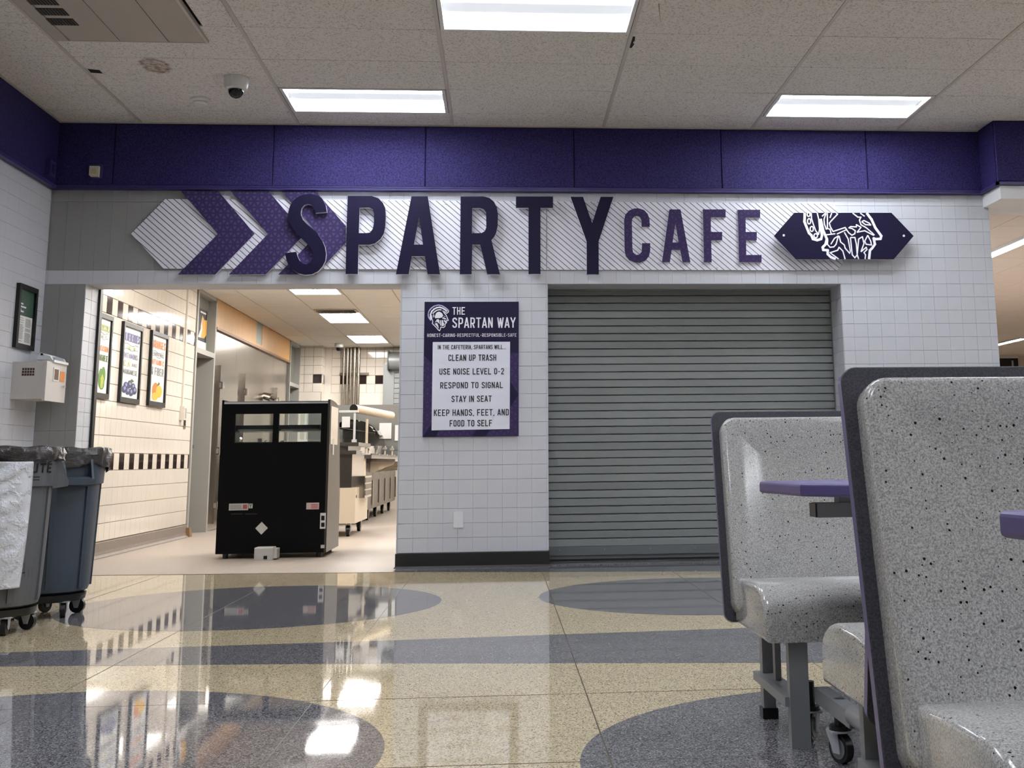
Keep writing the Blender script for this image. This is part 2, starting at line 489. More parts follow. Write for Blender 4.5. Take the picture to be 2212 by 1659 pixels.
# ------------------------------------------------------------------ floor
F = MB(); F.box(XL - 0.3, 9.2, -14.2, 0.02, -0.2, 0.0)
floor = F.build('floor', M_TAN, origin=(0, 0, 0))
props(floor, 'polished tan terrazzo floor with inlaid grey circles', 'floor', kind='structure')
def flat(name, pts, m, z=0.0006, parent=None):
    mb = MB(); mb.prism([[Vector((p[0], p[1], z)) for p in pts]], (0, 0, -0.004))
    return mb.build(name, m, parent)
def circle(cx, cy, r, n=96):
    return [(cx + r * math.cos(2 * math.pi * i / n), cy + r * math.sin(2 * math.pi * i / n)) for i in range(n)]
def clipped(pts, y0, y1):
    return [(x, min(max(y, y0), y1)) for x, y in pts]
edge_line = [(-3.51, -0.06), (-2.957, -0.079), (-0.782, -0.284), (0.281, -0.511), (1.524, -0.705), (4.0, -1.0), (9.2, -1.3)]
DIVX = [0.288 + 0.921 * k for k in range(-4, 9)]
for cx, cy, r in ((-1.40, -2.20, 1.05), (1.20, -2.12, 0.985), (-1.40, -5.87, 1.075), (1.20, -6.08, 0.995), (3.8, -2.15, 1.0), (3.8, -6.0, 1.0), (-1.4, -9.6, 1.05), (1.2, -9.7, 1.0)):
    flat('grey_circle_inlay', circle(cx, cy, r), M_GRY, parent=floor)
flat('grey_band_inlay', [(-3.5, -3.88), (-3.5, -4.02), (-2.01, -4.182), (-0.524, -4.335), (1.0, -4.556), (4.0, -4.95), (9, -5.5), (9, -2.9), (4, -3.36), (1.12, -3.587), (-0.59, -3.721), (-2.16, -3.805)], M_GRY, parent=floor)
flat('grey_band_inlay', [(-3.5, -7.7), (9, -7.2), (9, -8.6), (-3.5, -8.1)], M_GRY, parent=floor)
flat('grey_border_inlay', [(p[0], p[1]) for p in edge_line[2:]] + [(9.2, 0.02), (PL - 0.02, 0.02)], M_GRY, z=0.0007, parent=floor)
for x in DIVX:
    if x < 6:
        hw = 0.0018 if abs(x - 0.288) < 0.01 else 0.0010
        mb = MB(); mb.box(x - hw, x + hw, -12, -0.5 if x > 0 else -0.2, -0.002, 0.0011); mb.build('divider_strip', M_STRIP, floor)
for y in (-5.08, -6.02, -7.0, -9.0):
    mb = MB(); mb.box(XL, 6, y - 0.0007, y + 0.0007, -0.002, 0.0010); mb.build('divider_strip', M_STRIP, floor)
# kitchen floor (starts under the opening) and strip of metal edge between both floors
F = MB(); F.box(XK - 0.6, 3.8, 0.02, YK + 0.3, -0.2, 0.0)
fk = F.build('floor_kitchen', M_KFLOOR, origin=(0, 0, 0)); props(fk, 'speckled beige epoxy floor of the kitchen', 'floor', kind='structure')
mb = MB(); mb.prism([[Vector((x, y, 0.0012)) for x, y in [(-3.51, 0.02), (-3.51, -0.06), (-2.957, -0.079), (PL - 0.0, -0.284), (PL, 0.02)]]], (0, 0, -0.004)); mb.build('threshold_apron', M_KFLOOR, fk)
mb = MB()
for (a, b) in zip(edge_line[:2], edge_line[1:3]):
    mb.add([(a[0], a[1] - 0.012, 0.0016), (b[0], b[1] - 0.012, 0.0016), (b[0], b[1] + 0.004, 0.0016), (a[0], a[1] + 0.004, 0.0016)], [(0, 1, 2, 3)])
mb.build('threshold_strip', M_STRIP, fk)
F = MB(); F.box(3.8, 16, 0.02, 18, -0.2, 0.0)
fh = F.build('floor_hall', M_KFLOOR, origin=(4, 0, 0)); props(fh, 'speckled beige floor of the side hall behind the right opening', 'floor', kind='structure')

# ------------------------------------------------------------------ back wall
TH, TW = (ZS - 0.112) / 19.0, 0.1127
W = MB()
SUB = 0.006
W.box(XL - 0.3, XR, SUB, WT, ZS, 3.7)
W.box(XL - 0.3, JL, SUB, WT, 0, ZS)
W.box(PL, PR, SUB, WT, 0, ZS)
W.box(SR, XR, SUB, WT, 0, ZS)
wall = W.build('wall_back', [M_GROUT], origin=(0, 0, 0))
props(wall, 'grey painted tile wall with two openings under the purple fascia', 'wall', kind='structure')
def field(x0, x1, z0, z1, xo):
    """tile rectangles on the back wall, cut at the region's edges"""
    out = []
    k = math.floor((z0 - ZS) / TH + 1e-6)
    while ZS + k * TH < z1 - 1e-4:
        a, b = max(z0, ZS + k * TH), min(z1, ZS + (k + 1) * TH)
        j = math.floor((x0 - xo) / TW + 1e-6)
        while xo + j * TW < x1 - 1e-4:
            c, d = max(x0, xo + j * TW), min(x1, xo + (j + 1) * TW)
            if d - c > 0.012 and b - a > 0.012: out.append((c, d, a, b))
            j += 1
        k += 1
    return out
rects = []
for r in field(PL, PR, 0.112, ZS, PL + 0.008): rects.append((r, 0 if not (-0.61 < r[0] and r[1] < 0.13 and 1.0 < r[2] and r[3] < 1.98) else 3))
for r in field(SR, XR, 0.112, ZS, PL + 0.008): rects.append((r, 1 if r[2] > 1.42 else 3))
for r in field(XL, XR, ZS, ZS + TH, PL + 0.008): rects.append((r, 2))
for j in range(3):
    a_, b_ = XL + j * TW, min(JL, XL + (j + 1) * TW)
    for z0, z1 in ((0.112, 1.05), (1.05, ZS)): rects.append(((a_, b_, z0, z1), 0))
GREY_X = PL + 0.008 - 14 * TW
j = 0
while GREY_X - j * TW > XL + 0.01:
    b_ = GREY_X - j * TW; a_ = max(XL, b_ - TW); j += 1
    for z0, z1 in ((ZS + TH, 2.815), (2.815, ZP)): rects.append(((a_, b_, z0, z1), 0))
for r in field(GREY_X, XR, ZS + TH, ZP, PL + 0.008):
    rects.append((r, 2 if (r[0] < -2.9 or r[0] > 2.8) else 4))
rects.sort(key=lambda q: q[1])
rest = []
for i, ((c, d, a, b), pr_) in enumerate(rects):
    dark = (d <= GREY_X + 0.001 and a > ZS + TH - 0.01) or (d <= JL + 0.01 and b < ZS + 0.01)
    me = tile_mesh('y', d - c - 0.0006, b - a - 0.0020, SUB + 0.001, 0.0011, M_TILED if dark else M_TILE)
    loc = ((c + d) / 2, random.uniform(-0.0003, 0.0003), (a + b) / 2)
    if i < 300: inst('tile', me, wall, loc)
    else: rest.append((me, loc))
join_meshes('tile_field', rest, wall)
# tiled reveals of both openings
mb = MB()
for x, s in ((JL, 1), (PL, -1), (PR, 1), (SR, -1)):
    for k in range(20):
        z0, z1 = 0.112 + k * TH, min(ZS, 0.112 + (k + 1) * TH)
        for y0, y1 in ((0.004, 0.145), (0.15, WT)):
            mb.box(min(x, x + s * 0.004), max(x, x + s * 0.004), y0, y1, z0 + 0.0015, z1 - 0.0015)
mb.build('tile_reveal', M_TILE, wall)['kind'] = 'stuff'
# rubber base on the pier
mb = MB(); mb.box(PL - 0.008, PR + 0.008, -0.012, WT, 0, 0.108)
mb.add([(PL - 0.02, -0.026, 0), (PR + 0.02, -0.026, 0), (PR + 0.008, -0.011, 0.016), (PL - 0.008, -0.011, 0.016)], [(0, 1, 2, 3)])
o = mb.build('baseboard_back', M_RUBBER); props(o, 'black rubber base around the foot of the grey pier', 'baseboard', kind='structure')
mb = MB(); mb.box(SR - 0.008, XR, -0.012, 0.01, 0, 0.108)
o = mb.build('baseboard_right', M_RUBBER); props(o, 'black rubber base right of the roll-up shutter', 'baseboard', kind='structure')

# ------------------------------------------------------------------ left wall
W = MB(); W.box(XL - 0.3, XL - SUB, -14.2, SUB, 0, 3.7)
wl = W.build('wall_left', M_GROUT, origin=(XL, 0, 0)); props(wl, 'light grey painted tile wall on the left', 'wall', kind='structure')
k = 0; LT = 0.2; items = []
while 0.112 + k * TH < ZP:
    z0, z1 = 0.112 + k * TH, min(ZP, 0.112 + (k + 1) * TH)
    for j in range(8):
        me = tile_mesh('x', LT - 0.0006, z1 - z0 - 0.0012, SUB, 0.0008, M_TILE)
        loc = (XL, -(j + 0.5) * LT, (z0 + z1) / 2)
        if j < 4: inst('tile', me, wl, loc)
        else: items.append((me, loc))
    k += 1
join_meshes('tile_field', items, wl)
mb = MB(); mb.box(XL - SUB, XL, -14, -1.6, 0.1, ZP); mb.build('painted_face', M_TILE, wl)
mb = MB(); mb.box(XL - SUB, XL + 0.01, -14, 0, 0, 0.108)
o = mb.build('baseboard_left', M_RUBBER); props(o, 'black rubber base along the left wall', 'baseboard', kind='structure')

# ------------------------------------------------------------------ purple fascia
def fascia_panel_seams():
    return [-3.51, -3.045, -1.79, -0.62, 0.535, 1.71, 2.905, 3.96]
xs = [XL] + [wy(px, 345, -0.04).x for px in (246, 590, 919, 1240, 1558, 1872)] + [3.95]
fr = MB(); fr.box(XL, 3.95, -0.03, SUB, ZP + 0.005, ZC)
fas = fr.build('trim_1', M_PURPT, origin=(0, 0, ZP)); props(fas, 'long purple textured fascia under the ceiling over both openings', 'fascia', kind='structure')
def panel_y(x0, x1, y, z0, z1, par):
    mb = MB(); b = 0.006
    mb.add([(x0, y + 0.012, z0), (x1, y + 0.012, z0), (x1, y + 0.012, z1), (x0, y + 0.012, z1),
            (x0 + b, y, z0 + b), (x1 - b, y, z0 + b), (x1 - b, y, z1 - b), (x0 + b, y, z1 - b)],
           [(4, 5, 6, 7), (0, 1, 5, 4), (1, 2, 6, 5), (2, 3, 7, 6), (3, 0, 4, 7)])
    return mb.build('panel', M_PURP, par)
for a, b in zip(xs[:-1], xs[1:]): panel_y(a, b, -0.042, ZP + 0.03, ZC - 0.004, fas)
mb = MB(); mb.box(XL, 3.95, -0.052, 0, ZP, ZP + 0.026); mb.box(XL, 3.95, -0.056, -0.05, ZP + 0.02, ZP + 0.03)
mb.build('bottom_lip', M_PURPT, fas)
fr = MB(); fr.box(XL - SUB, XL + 0.03, -14, -0.03, ZP + 0.005, ZC)
fl = fr.build('trim_2', M_PURPT, origin=(XL, -1, ZP)); props(fl, 'purple fascia along the top of the left wall', 'fascia', kind='structure')
for i in range(10):
    mb = MB(); y0, y1 = -0.045 - 1.2 * (i + 1), -0.045 - 1.2 * i
    mb.box(XL + 0.02, XL + 0.04, y0 + 0.004, y1 - 0.004, ZP + 0.03, ZC - 0.004); mb.build('panel', M_PURP, fl)
mb = MB(); mb.box(XL - SUB, XL + 0.05, -14, -0.05, ZP, ZP + 0.026); mb.build('bottom_lip', M_PURPT, fl)
# right: fascia steps forward over the wide opening
fr = MB(); fr.box(3.945, 9.2, -0.36, 0.0, ZP - 0.0, ZC)
f3 = fr.build('trim_3', M_PURPT, origin=(4, -0.3, ZP)); props(f3, 'purple fascia boxed out over the right opening', 'fascia', kind='structure')
mb = MB(); mb.box(3.935, 3.944, -0.355, -0.056, ZP + 0.03, ZC - 0.004); mb.build('panel', M_PURP, f3)
for i in range(4): panel_y(3.94 + i * 1.25, 3.94 + (i + 1) * 1.25, -0.372, ZP + 0.03, ZC - 0.004, f3)
mb = MB(); mb.box(3.925, 9.2, -0.385, -0.36, ZP, ZP + 0.026); mb.box(3.925, 3.944, -0.385, -0.05, ZP, ZP + 0.026); mb.build('bottom_lip', M_PURPT, f3)
mb = MB(); mb.box(3.96, 9.2, -0.36, 0.3, 2.80, ZP - 0.002)
o = mb.build('trim_4', M_WHITE); props(o, 'white painted header beam over the right opening', 'beam', kind='structure')

# ------------------------------------------------------------------ ceiling of the dining room
C = MB(); C.box(XL - 0.3, 9.2, -14.2, 0.0, ZC + 0.065, ZC + 0.2)
ceil = C.build('ceiling', M_PLEN, origin=(0, 0, ZC)); props(ceil, 'suspended ceiling of grey-white acoustic tiles', 'ceiling', kind='structure')
LIGHTS = [(1, 1), (4, 1), (2, 4), (6, 4), (1, 7), (4, 7), (2, 10), (5, 10), (1, 13), (4, 13), (7, 1), (7, 7), (7, 13), (2, 16), (5, 16)]
def colx(c): return GX0 + GA * c
def rowy(r): return GY0 - GB * (r - 1)
lightset = set(LIGHTS)
far = []
for r in range(0, 22):
    for c in range(-1, 9):
        if (c, r) in lightset: continue
        x0, x1 = max(colx(c), XL), min(colx(c + 1), 8.95)
        y1 = 0.0 if r == 0 else rowy(r)
        y0 = rowy(r + 1)
        if x1 - x0 < 0.05: continue
        if c == 0 and r in (4, 5, 6): continue
        sx = 0.010
        m = M_ACT
        if (c, r) == (0, 2): m = M_ACTS
        me = tile_mesh('z', x1 - x0 - 0.02, y1 - y0 - 0.006, 0.012, 0.003, m)
        loc = ((x0 + x1) / 2, (y0 + y1) / 2, ZC + random.uniform(0, 0.0015))
        if r < 12: inst('ceiling_tile', me, ceil, loc)
        else: far.append((me, loc))
join_meshes('tile_field', far, ceil)
for c in range(0, 9):
    mb = MB(); x = colx(c)
    mb.box(x - 0.012, x + 0.012, -14, -0.002, ZC - 0.003, ZC + 0.01); mb.build('runner', M_GRID, ceil)
mb = MB(); mb.box(XL, 3.94, -0.062, -0.042, ZC - 0.006, ZC + 0.01); mb.box(XL + 0.04, XL + 0.06, -14, -0.04, ZC - 0.006, ZC + 0.01)
mb.build('wall_angle', M_GRID, ceil)
for r in (4, 5, 6):
    me = tile_mesh('z', colx(1) + 1.87 - 0.035, GB - 0.006, 0.012, 0.003, M_ACT)
    inst('ceiling_tile', me, ceil, ((colx(1) - 1.87) / 2, (rowy(r) + rowy(r + 1)) / 2, ZC))
# small defects of the tiles
h = wz(205, 153, ZC)
mb = MB(); mb.prism([[wz(p[0], p[1], ZC - 0.0015) for p in ((189, 149), (215, 152), (222, 159), (196, 157))]], (0, 0, 0.004)); mb.build('cut_hole', M_BLACKM, ceil)
mb = MB(); mb.prism([[wz(p[0], p[1], ZC - 0.0015) for p in ((1365, 79), (1372, 80), (1371, 88), (1367, 92), (1370, 96), (1364, 104), (1358, 103), (1361, 94))]], (0, 0, 0.004)); mb.build('broken_corner', M_BLACKM, ceil)
mb = MB(); p = wz(1423, 8, ZC); mb.path([p, p + Vector((0.004, 0, -0.09)), p + Vector((-0.002, 0.002, -0.165))], 0.0022, 6)
o = mb.build('hanging_wire', mat('wire_brown', rgb(120, 100, 80), 0.5)); props(o, 'thin wire dangling from the ceiling right of the large front light', 'wire')

def band(t):
    g = t.coord('Object'); sp = t.node('ShaderNodeSeparateXYZ'); t.l.new(g, sp.inputs[0])
    a = t.math('ABSOLUTE', sp.outputs[1])
    e = t.ramp(t.math('DIVIDE', a, 0.28), [(0.26, (0.022, 0.022, 0.024, 1)), (0.62, (1, 1, 1, 1))])
    t.l.new(t.math('MULTIPLY', e, ROOM_LAMP * 1.5), t.b.inputs['Emission Strength'])
M_LENS = emis('troffer_lens', (0.90, 0.94, 1.0, 1), ROOM_LAMP, band)
def troffer(c, r, label, group=None):
    x = colx(c) + GA / 2; y = rowy(r) - GB / 2
    t = empty('ceiling_light', (x, y, ZC), label, 'ceiling light', group)
    fw, fh, b = GA / 2 - 0.016, GB / 2 - 0.006, 0.024
    mb = MB()
    for x0, x1, y0, y1 in ((-fw, fw, -fh, -fh + b), (-fw, fw, fh - b, fh), (-fw, -fw + b, -fh + b, fh - b), (fw - b, fw, -fh + b, fh - b)):
        mb.box(x + x0, x + x1, y + y0, y + y1, ZC - 0.004, ZC + 0.05)
    mb.build('frame', M_WHITE, t)
    mb = MB(); mb.quad((x - fw + b, y - fh + b, ZC + 0.035), (x - fw + b, y + fh - b, ZC + 0.035), (x + fw - b, y + fh - b, ZC + 0.035), (x + fw - b, y - fh + b, ZC + 0.035))
    mb.build('lens', M_LENS, t, fixn=False)
    mb = MB(); mb.box(x - fw + 0.002, x + fw - 0.002, y - fh + 0.002, y + fh - 0.002, ZC + 0.05, ZC + 0.06); mb.build('housing', M_WHITE, t)
    return t
names = {(1, 1): 'lit white troffer light above the letters S, P and A of the sign', (4, 1): 'lit white troffer light above the navy helmet plaque', (2, 4): 'large lit troffer light at the top edge, middle of the ceiling'}
ORD = ['first', 'second', 'third', 'fourth', 'fifth', 'sixth', 'seventh', 'eighth', 'ninth']
for c, r in LIGHTS:
    if (c, r) in names: troffer(c, r, names[(c, r)], 'troffer lights in the dining room ceiling')
    else: troffer(c, r, 'lit troffer light outside the picture, %s row from the sign, %s grid column' % (ORD[{1: 0, 4: 1, 7: 2, 10: 3, 13: 4, 16: 5}[r]], ORD[c]), 'troffer lights behind the camera')

# air handling panel in the ceiling, top left
M_AHU = mat('grey_metal_panel', rgb(176, 168, 160), 0.5)
a = wz(118, 81, ZC); b = wz(445, 88, ZC)
ax0, ax1, ay1, ay0 = -2.82, b.x, -1.98, -4.05
t = empty('air_conditioner', ((ax0 + ax1) / 2, (ay0 + ay1) / 2, ZC - 0.02), 'grey metal air conditioning panel with three dark grilles in the ceiling', 'air conditioner')
fx = [ax0, ax0 + 0.09, ax0 + 0.40, ax0 + 0.70, ax1]
for i in range(4):
    mb = MB(); mb.box(fx[i] + 0.0025, fx[i + 1] - 0.0025, ay0, ay1, ZC - 0.018 - 0.003 * (i == 0), ZC + 0.01); mb.build('cover_panel', M_AHU, t)
mb = MB(); mb.box(ax0, ax1, ay0, ay1, ZC - 0.010, ZC + 0.012); mb.build('backing', M_BLACKM, t)
mb = MB()
mb.box(ax1, ax1 + 0.02, ay0, ay1, ZC - 0.02, ZC + 0.01); mb.box(ax0 - 0.012, ax1 + 0.02, ay1, ay1 + 0.012, ZC - 0.02, ZC + 0.01); mb.box(ax0 - 0.012, ax0, ay0, ay1, ZC - 0.02, ZC + 0.01)
mb.build('frame', M_GRID, t)
gx0, gx1 = wz(110, 47, ZC).x, wz(172, 49, ZC).x
for i in range(4):
    yb = -2.255 - i * 0.165
    mb = MB(); mb.box(gx0, gx1, yb - 0.115, yb, ZC - 0.0195, ZC - 0.017); g_ = mb.build('grille', M_BLACKM, t)
    mb = MB()
    for j in range(9):
        x = gx0 + (j + 0.5) * (gx1 - gx0) / 9
        mb.box(x - 0.003, x + 0.003, yb - 0.113, yb - 0.002, ZC - 0.022, ZC - 0.018)
    mb.build('fin', mat('grille_fin', rgb(70, 64, 58), 0.5), g_)

# dome camera and smoke detector
p = wz(511, 168, ZC)
t = empty('dome_camera', p, 'white dome camera with dark bubble hanging left of the nearest light', 'camera')
mb = MB(); mb.lathe(p, [(0.0, 0), (0.083, 0), (0.085, -0.012), (0.082, -0.06), (0.074, -0.082), (0.055, -0.09), (0.0, -0.09)], 32); mb.build('housing', M_WHITE, t, 35)
mb = MB(); mb.lathe(p + Vector((0, 0, -0.088)), [(0.054 * math.cos(a), -0.062 * math.sin(a)) for a in [i * math.pi / 16 for i in range(9)]], 28); mb.build('bubble', M_SMOKE, t, 60)
p = wz(433, 214, ZC)
t = empty('smoke_detector', p, 'small round white smoke detector on a ceiling tile beside the dome camera', 'smoke detector')
mb = MB(); mb.lathe(p, [(0, 0), (0.07, 0), (0.068, -0.012), (0.052, -0.022), (0, -0.022)], 28); mb.build('base', M_WHITE, t, 35)
mb = MB(); mb.lathe(p + Vector((0, 0, -0.026)), [(0, 0.004), (0.05, 0.004), (0.05, -0.006), (0.04, -0.02), (0, -0.022)], 28); mb.build('cover', M_WHITE, t, 35)
mb = MB(); mb.lathe(p + Vector((0, 0, -0.024)), [(0.047, 0.004), (0.047, -0.002)], 28); mb.build('sensor_slot', M_BLACKM, t)
# alarm sounder on the fascia, electrical box on the left fascia
p = wy(206, 372, -0.045)
t = empty('alarm_sounder', p + Vector((0, 0, -0.05)), 'small cream alarm box on the dark left end of the purple fascia', 'alarm')
mb = MB(); mb.box(p.x - 0.052, p.x + 0.056, -0.05, -0.04, p.z - 0.055, p.z + 0.06); mb.build('backplate', M_PURPT, t)
mb = MB(); c_ = 0.012
pts = [(p.x - 0.036 + c_, p.z - 0.042), (p.x + 0.036, p.z - 0.042), (p.x + 0.036, p.z + 0.042), (p.x - 0.036, p.z + 0.042), (p.x - 0.036, p.z - 0.042 + c_)]
mb.prism([[Vector((x, -0.08, z)) for x, z in pts]], (0, 0.03, 0)); hb = mb.build('housing', mat('cream_plastic', rgb(214, 206, 186), 0.45), t)
mb = MB(); mb.box(p.x - 0.018, p.x + 0.018, -0.086, -0.08, p.z - 0.02, p.z + 0.018); mb.build('lens', mat('yellowed_lens', rgb(196, 186, 150), 0.3), t)
p = wx(105, 365, XL + 0.045)
t = empty('electrical_box', (XL + 0.05, p.y, p.z - 0.06), 'purple painted electrical box on the left fascia near the corner', 'electrical box')
mb = MB(); mb.box(XL + 0.038, XL + 0.08, p.y - 0.06, p.y + 0.05, p.z - 0.06, p.z + 0.06); mb.build('box', M_PURPT, t)
mb = MB(); mb.box(XL + 0.08, XL + 0.084, p.y - 0.02, p.y + 0.025, p.z - 0.035, p.z + 0.035); mb.build('cover_slot', mat('dark_purple_slot', rgb(30, 24, 60), 0.5), t)

# ------------------------------------------------------------------ rolling shutter in the right opening
YS = WT + 0.05
t = empty('rolling_shutter', ((PR + SR) / 2, YS, 0), 'closed grey roll-up shutter with horizontal slats in the right opening', 'shutter')
NS = 33; ztop, zbot = ZS + 0.02, 0.115
sp_ = (ztop - zbot) / NS
prof = [(0.028, 0.0), (0.003, 0.0), (0.0, 0.003), (0.0, sp_ - 0.009), (0.003, sp_ - 0.0065), (0.028, sp_ - 0.006), (0.028, sp_)]
mb = MB(); x0, x1 = PR - 0.06, SR + 0.06
vs = []
for d, z in prof: vs += [(x0, d, z), (x1, d, z)]
sm = bpy.data.meshes.new('slat')
sm.from_pydata(vs, [], [(2 * i, 2 * i + 1, 2 * i + 3, 2 * i + 2) for i in range(len(prof) - 1)])
sm.materials.append(M_SHUT)
for i in range(NS): inst('slat', sm, t, (0, YS, zbot + i * sp_))
mb = MB(); mb.box(x0, x1, YS - 0.012, YS + 0.03, 0.02, 0.115); mb.box(x0, x1, YS - 0.03, YS + 0.0, 0.05, 0.062); bb = mb.build('bottom_bar', mat('shutter_bottom_bar', rgb(118, 122, 124), 0.4, 0.3), t)
mb = MB(); mb.box(x0, x1, YS - 0.008, YS + 0.02, 0.0, 0.02); mb.build('rubber_seal', M_RUBBER, t)
for i in range(7):
    px = PR + 0.1 + i * 0.36; mb = MB(); mb.tube((px, YS - 0.018, 0.09), (px, YS - 0.01, 0.09), 0.006, 8); mb.build('bolt', M_SHUT, bb)
for nm, xx0, xx1 in (('guide', PR - 0.08, PR + 0.004), ('guide', SR - 0.004, SR + 0.08)):
    mb = MB(); mb.box(xx0, xx1, WT, YS - 0.014, 0, ZS + 0.1); mb.build(nm, M_SHUT, t)
mb = MB(); mb.box(x0, x1, WT, YS - 0.012, ZS - 0.008, ZS + 0.3); mb.build('hood', M_SHUT, t)
# sill strip in front of the shutter
mb = MB(); mb.box(PR + 0.01, SR - 0.01, 0.0, YS + 0.05, -0.05, 0.004)
o = mb.build('trim_5', M_GRY); props(o, 'grey terrazzo sill under the roll-up shutter', 'sill', kind='structure')

# blank outlet plate on the pier
p = wy(990, 1122, 0)
t = empty('outlet_plate', (p.x, 0, p.z - 0.06), 'blank grey outlet plate low on the pier under the rules board', 'outlet plate')
mb = MB(); mb.box(p.x - 0.036, p.x + 0.036, -0.011, -0.0005, p.z - 0.060, p.z + 0.060); mb.build('plate', mat('pale_cover_plate', rgb(222, 224, 230), 0.4), t)
for s in (-1, 1):
    mb = MB(); mb.tube((p.x, -0.012, p.z + s * 0.04), (p.x, -0.010, p.z + s * 0.04), 0.003, 8); mb.build('screw', M_GROUT, t)

# ------------------------------------------------------------------ lettering (condensed stroke font, unit height)
def _arc(cx, cy, rx, ry, a0, a1, n=6):
    return [(cx + rx * math.cos(R_(a0 + (a1 - a0) * i / n)), cy + ry * math.sin(R_(a0 + (a1 - a0) * i / n))) for i in range(n + 1)]
def _font():
    e = 0.07; w = 0.42; l, r, b, t = e, w - e, e, 1 - e; m = 0.5; c = (l + r) / 2; k = 0.13
    G = {}
    O = _arc(c, t - k, c - l, k, 0, 180) + _arc(c, b + k, c - l, k, 180, 360) + [(r, t - k)]
    G['O'] = [O]; G['0'] = [O]
    G['C'] = [[(r, t - 0.25)] + _arc(c, t - k, c - l, k, 0, 180) + _arc(c, b + k, c - l, k, 180, 360) + [(r, b + 0.25)]]
    G['G'] = [[(r, t - 0.25)] + _arc(c, t - k, c - l, k, 0, 180) + _arc(c, b + k, c - l, k, 180, 360) + [(r, 0.48), (c, 0.48)]]
    G['U'] = [[(l, 1)] + _arc(c, b + k, c - l, k, 180, 360) + [(r, 1)]]
    G['D'] = [[(l, 0), (l, 1)], [(l, t)] + _arc(r - k, t - k, k, k, 90, 0) + _arc(r - k, b + k, k, k, 0, -90) + [(l, b)]]
    bowl = [(l, t)] + _arc(r - k, t - k, k, k, 90, 0, 4) + _arc(r - k, 0.42 + k, k, k, 0, -90, 4) + [(l, 0.42)]
    G['P'] = [[(l, 0), (l, 1)], bowl]
    G['R'] = [[(l, 0), (l, 1)], bowl, [(c, 0.42), (r, 0.0)]]
    G['B'] = [[(l, 0), (l, 1)], [(l, t)] + _arc(r - k - 0.01, t - k, k, k, 90, 0, 4) + [(r - 0.05, m + 0.03)] + [(l, m)], [(l, m), (r - 0.06, m)] + _arc(r - k, b + k, k, k, 30, -90, 4) + [(l, b)]]
    G['S'] = [[(r, t - 0.2)] + _arc(c, t - k, c - l, k, 0, 180) + [(l, 0.66), (r, 0.36)] + _arc(c, b + k, c - l, k, 0, -180) + [(l, b + 0.2)]]
    G['A'] = [[(0.04, 0), (c, 1)], [(c, 1), (w - 0.04, 0)], [(0.11, 0.27), (w - 0.11, 0.27)]]
    G['T'] = [[(0, t), (w, t)], [(c, t), (c, 0)]]
    G['H'] = [[(l, 0), (l, 1)], [(r, 0), (r, 1)], [(l, m), (r, m)]]
    G['E'] = [[(l, 0), (l, 1)], [(l, t), (w - 0.02, t)], [(l, m), (r, m)], [(l, b), (w - 0.02, b)]]
    G['F'] = [[(l, 0), (l, 1)], [(l, t), (w - 0.02, t)], [(l, m), (r, m)]]
    G['L'] = [[(l, 0), (l, 1)], [(l, b), (w - 0.02, b)]]
    G['I'] = [[(0.07, 0), (0.07, 1)]]
    G['N'] = [[(l, 0), (l, 1)], [(l, 0.97), (r, 0.03)], [(r, 0), (r, 1)]]
    G['M'] = [[(l, 0), (l, 1)], [(l, 0.96), (c + 0.05, 0.2), (r + 0.1, 0.96)], [(r + 0.1, 0), (r + 0.1, 1)]]
    G['W'] = [[(0.04, 1), (0.16, 0.02), (0.27, 0.9), (0.38, 0.02), (0.5, 1)]]
    G['V'] = [[(0.03, 1), (c, 0.02), (w - 0.03, 1)]]
    G['Y'] = [[(0.02, 1), (c, 0.45), (w - 0.02, 1)], [(c, 0.47), (c, 0)]]
    G['K'] = [[(l, 0), (l, 1)], [(r + 0.02, 1), (l, 0.42)], [(c - 0.03, 0.55), (r + 0.03, 0)]]
    G['2'] = [[(l, t - 0.2)] + _arc(c, t - k, c - l, k, 180, 0) + [(r, 0.62), (l, b), (w - 0.01, b)]]
    G['-'] = [[(0.04, 0.45), (0.26, 0.45)]]
    G[','] = [[(0.09, 0.12), (0.05, -0.08)]]
    G['.'] = [[(0.03, 0.06), (0.13, 0.06)]]
    G['='] = [[(0, 0.3), (w, 0.3)], [(0, 0.65), (w, 0.65)]]
    G['&'] = [[(r, 0), (l, 0.72)] + _arc(c, 0.82, 0.1, 0.12, 200, -20) + [(l, 0.3), (c, 0.06), (r, 0.4)]]
    W_ = {q: w for q in G}
    W_.update({'I': 0.14, 'W': 0.54, 'M': 0.52, '-': 0.3, ',': 0.14, '.': 0.14, ' ': 0.2})
    return G, W_
GLYPH, GW = _font()
def text_mesh(mb, s, width, height, to3, x0, y0, bold=0.14, gap=0.09, align='c', mi=0):
    """s fitted into width x height around (x0, y0) = centre-bottom (or left-bottom)"""
    tot = sum(GW[ch] for ch in s) + gap * (len(s) - 1)
    sx = width / tot
    x = x0 - width / 2 if align == 'c' else x0
    for ch in s:
        for st in GLYPH.get(ch, []):
            mb.stroke([(x + px * sx, y0 + py * height) for px, py in st], bold * height * 0.9, to3, mi=mi)
        x += (GW[ch] + gap) * sx
    return mb

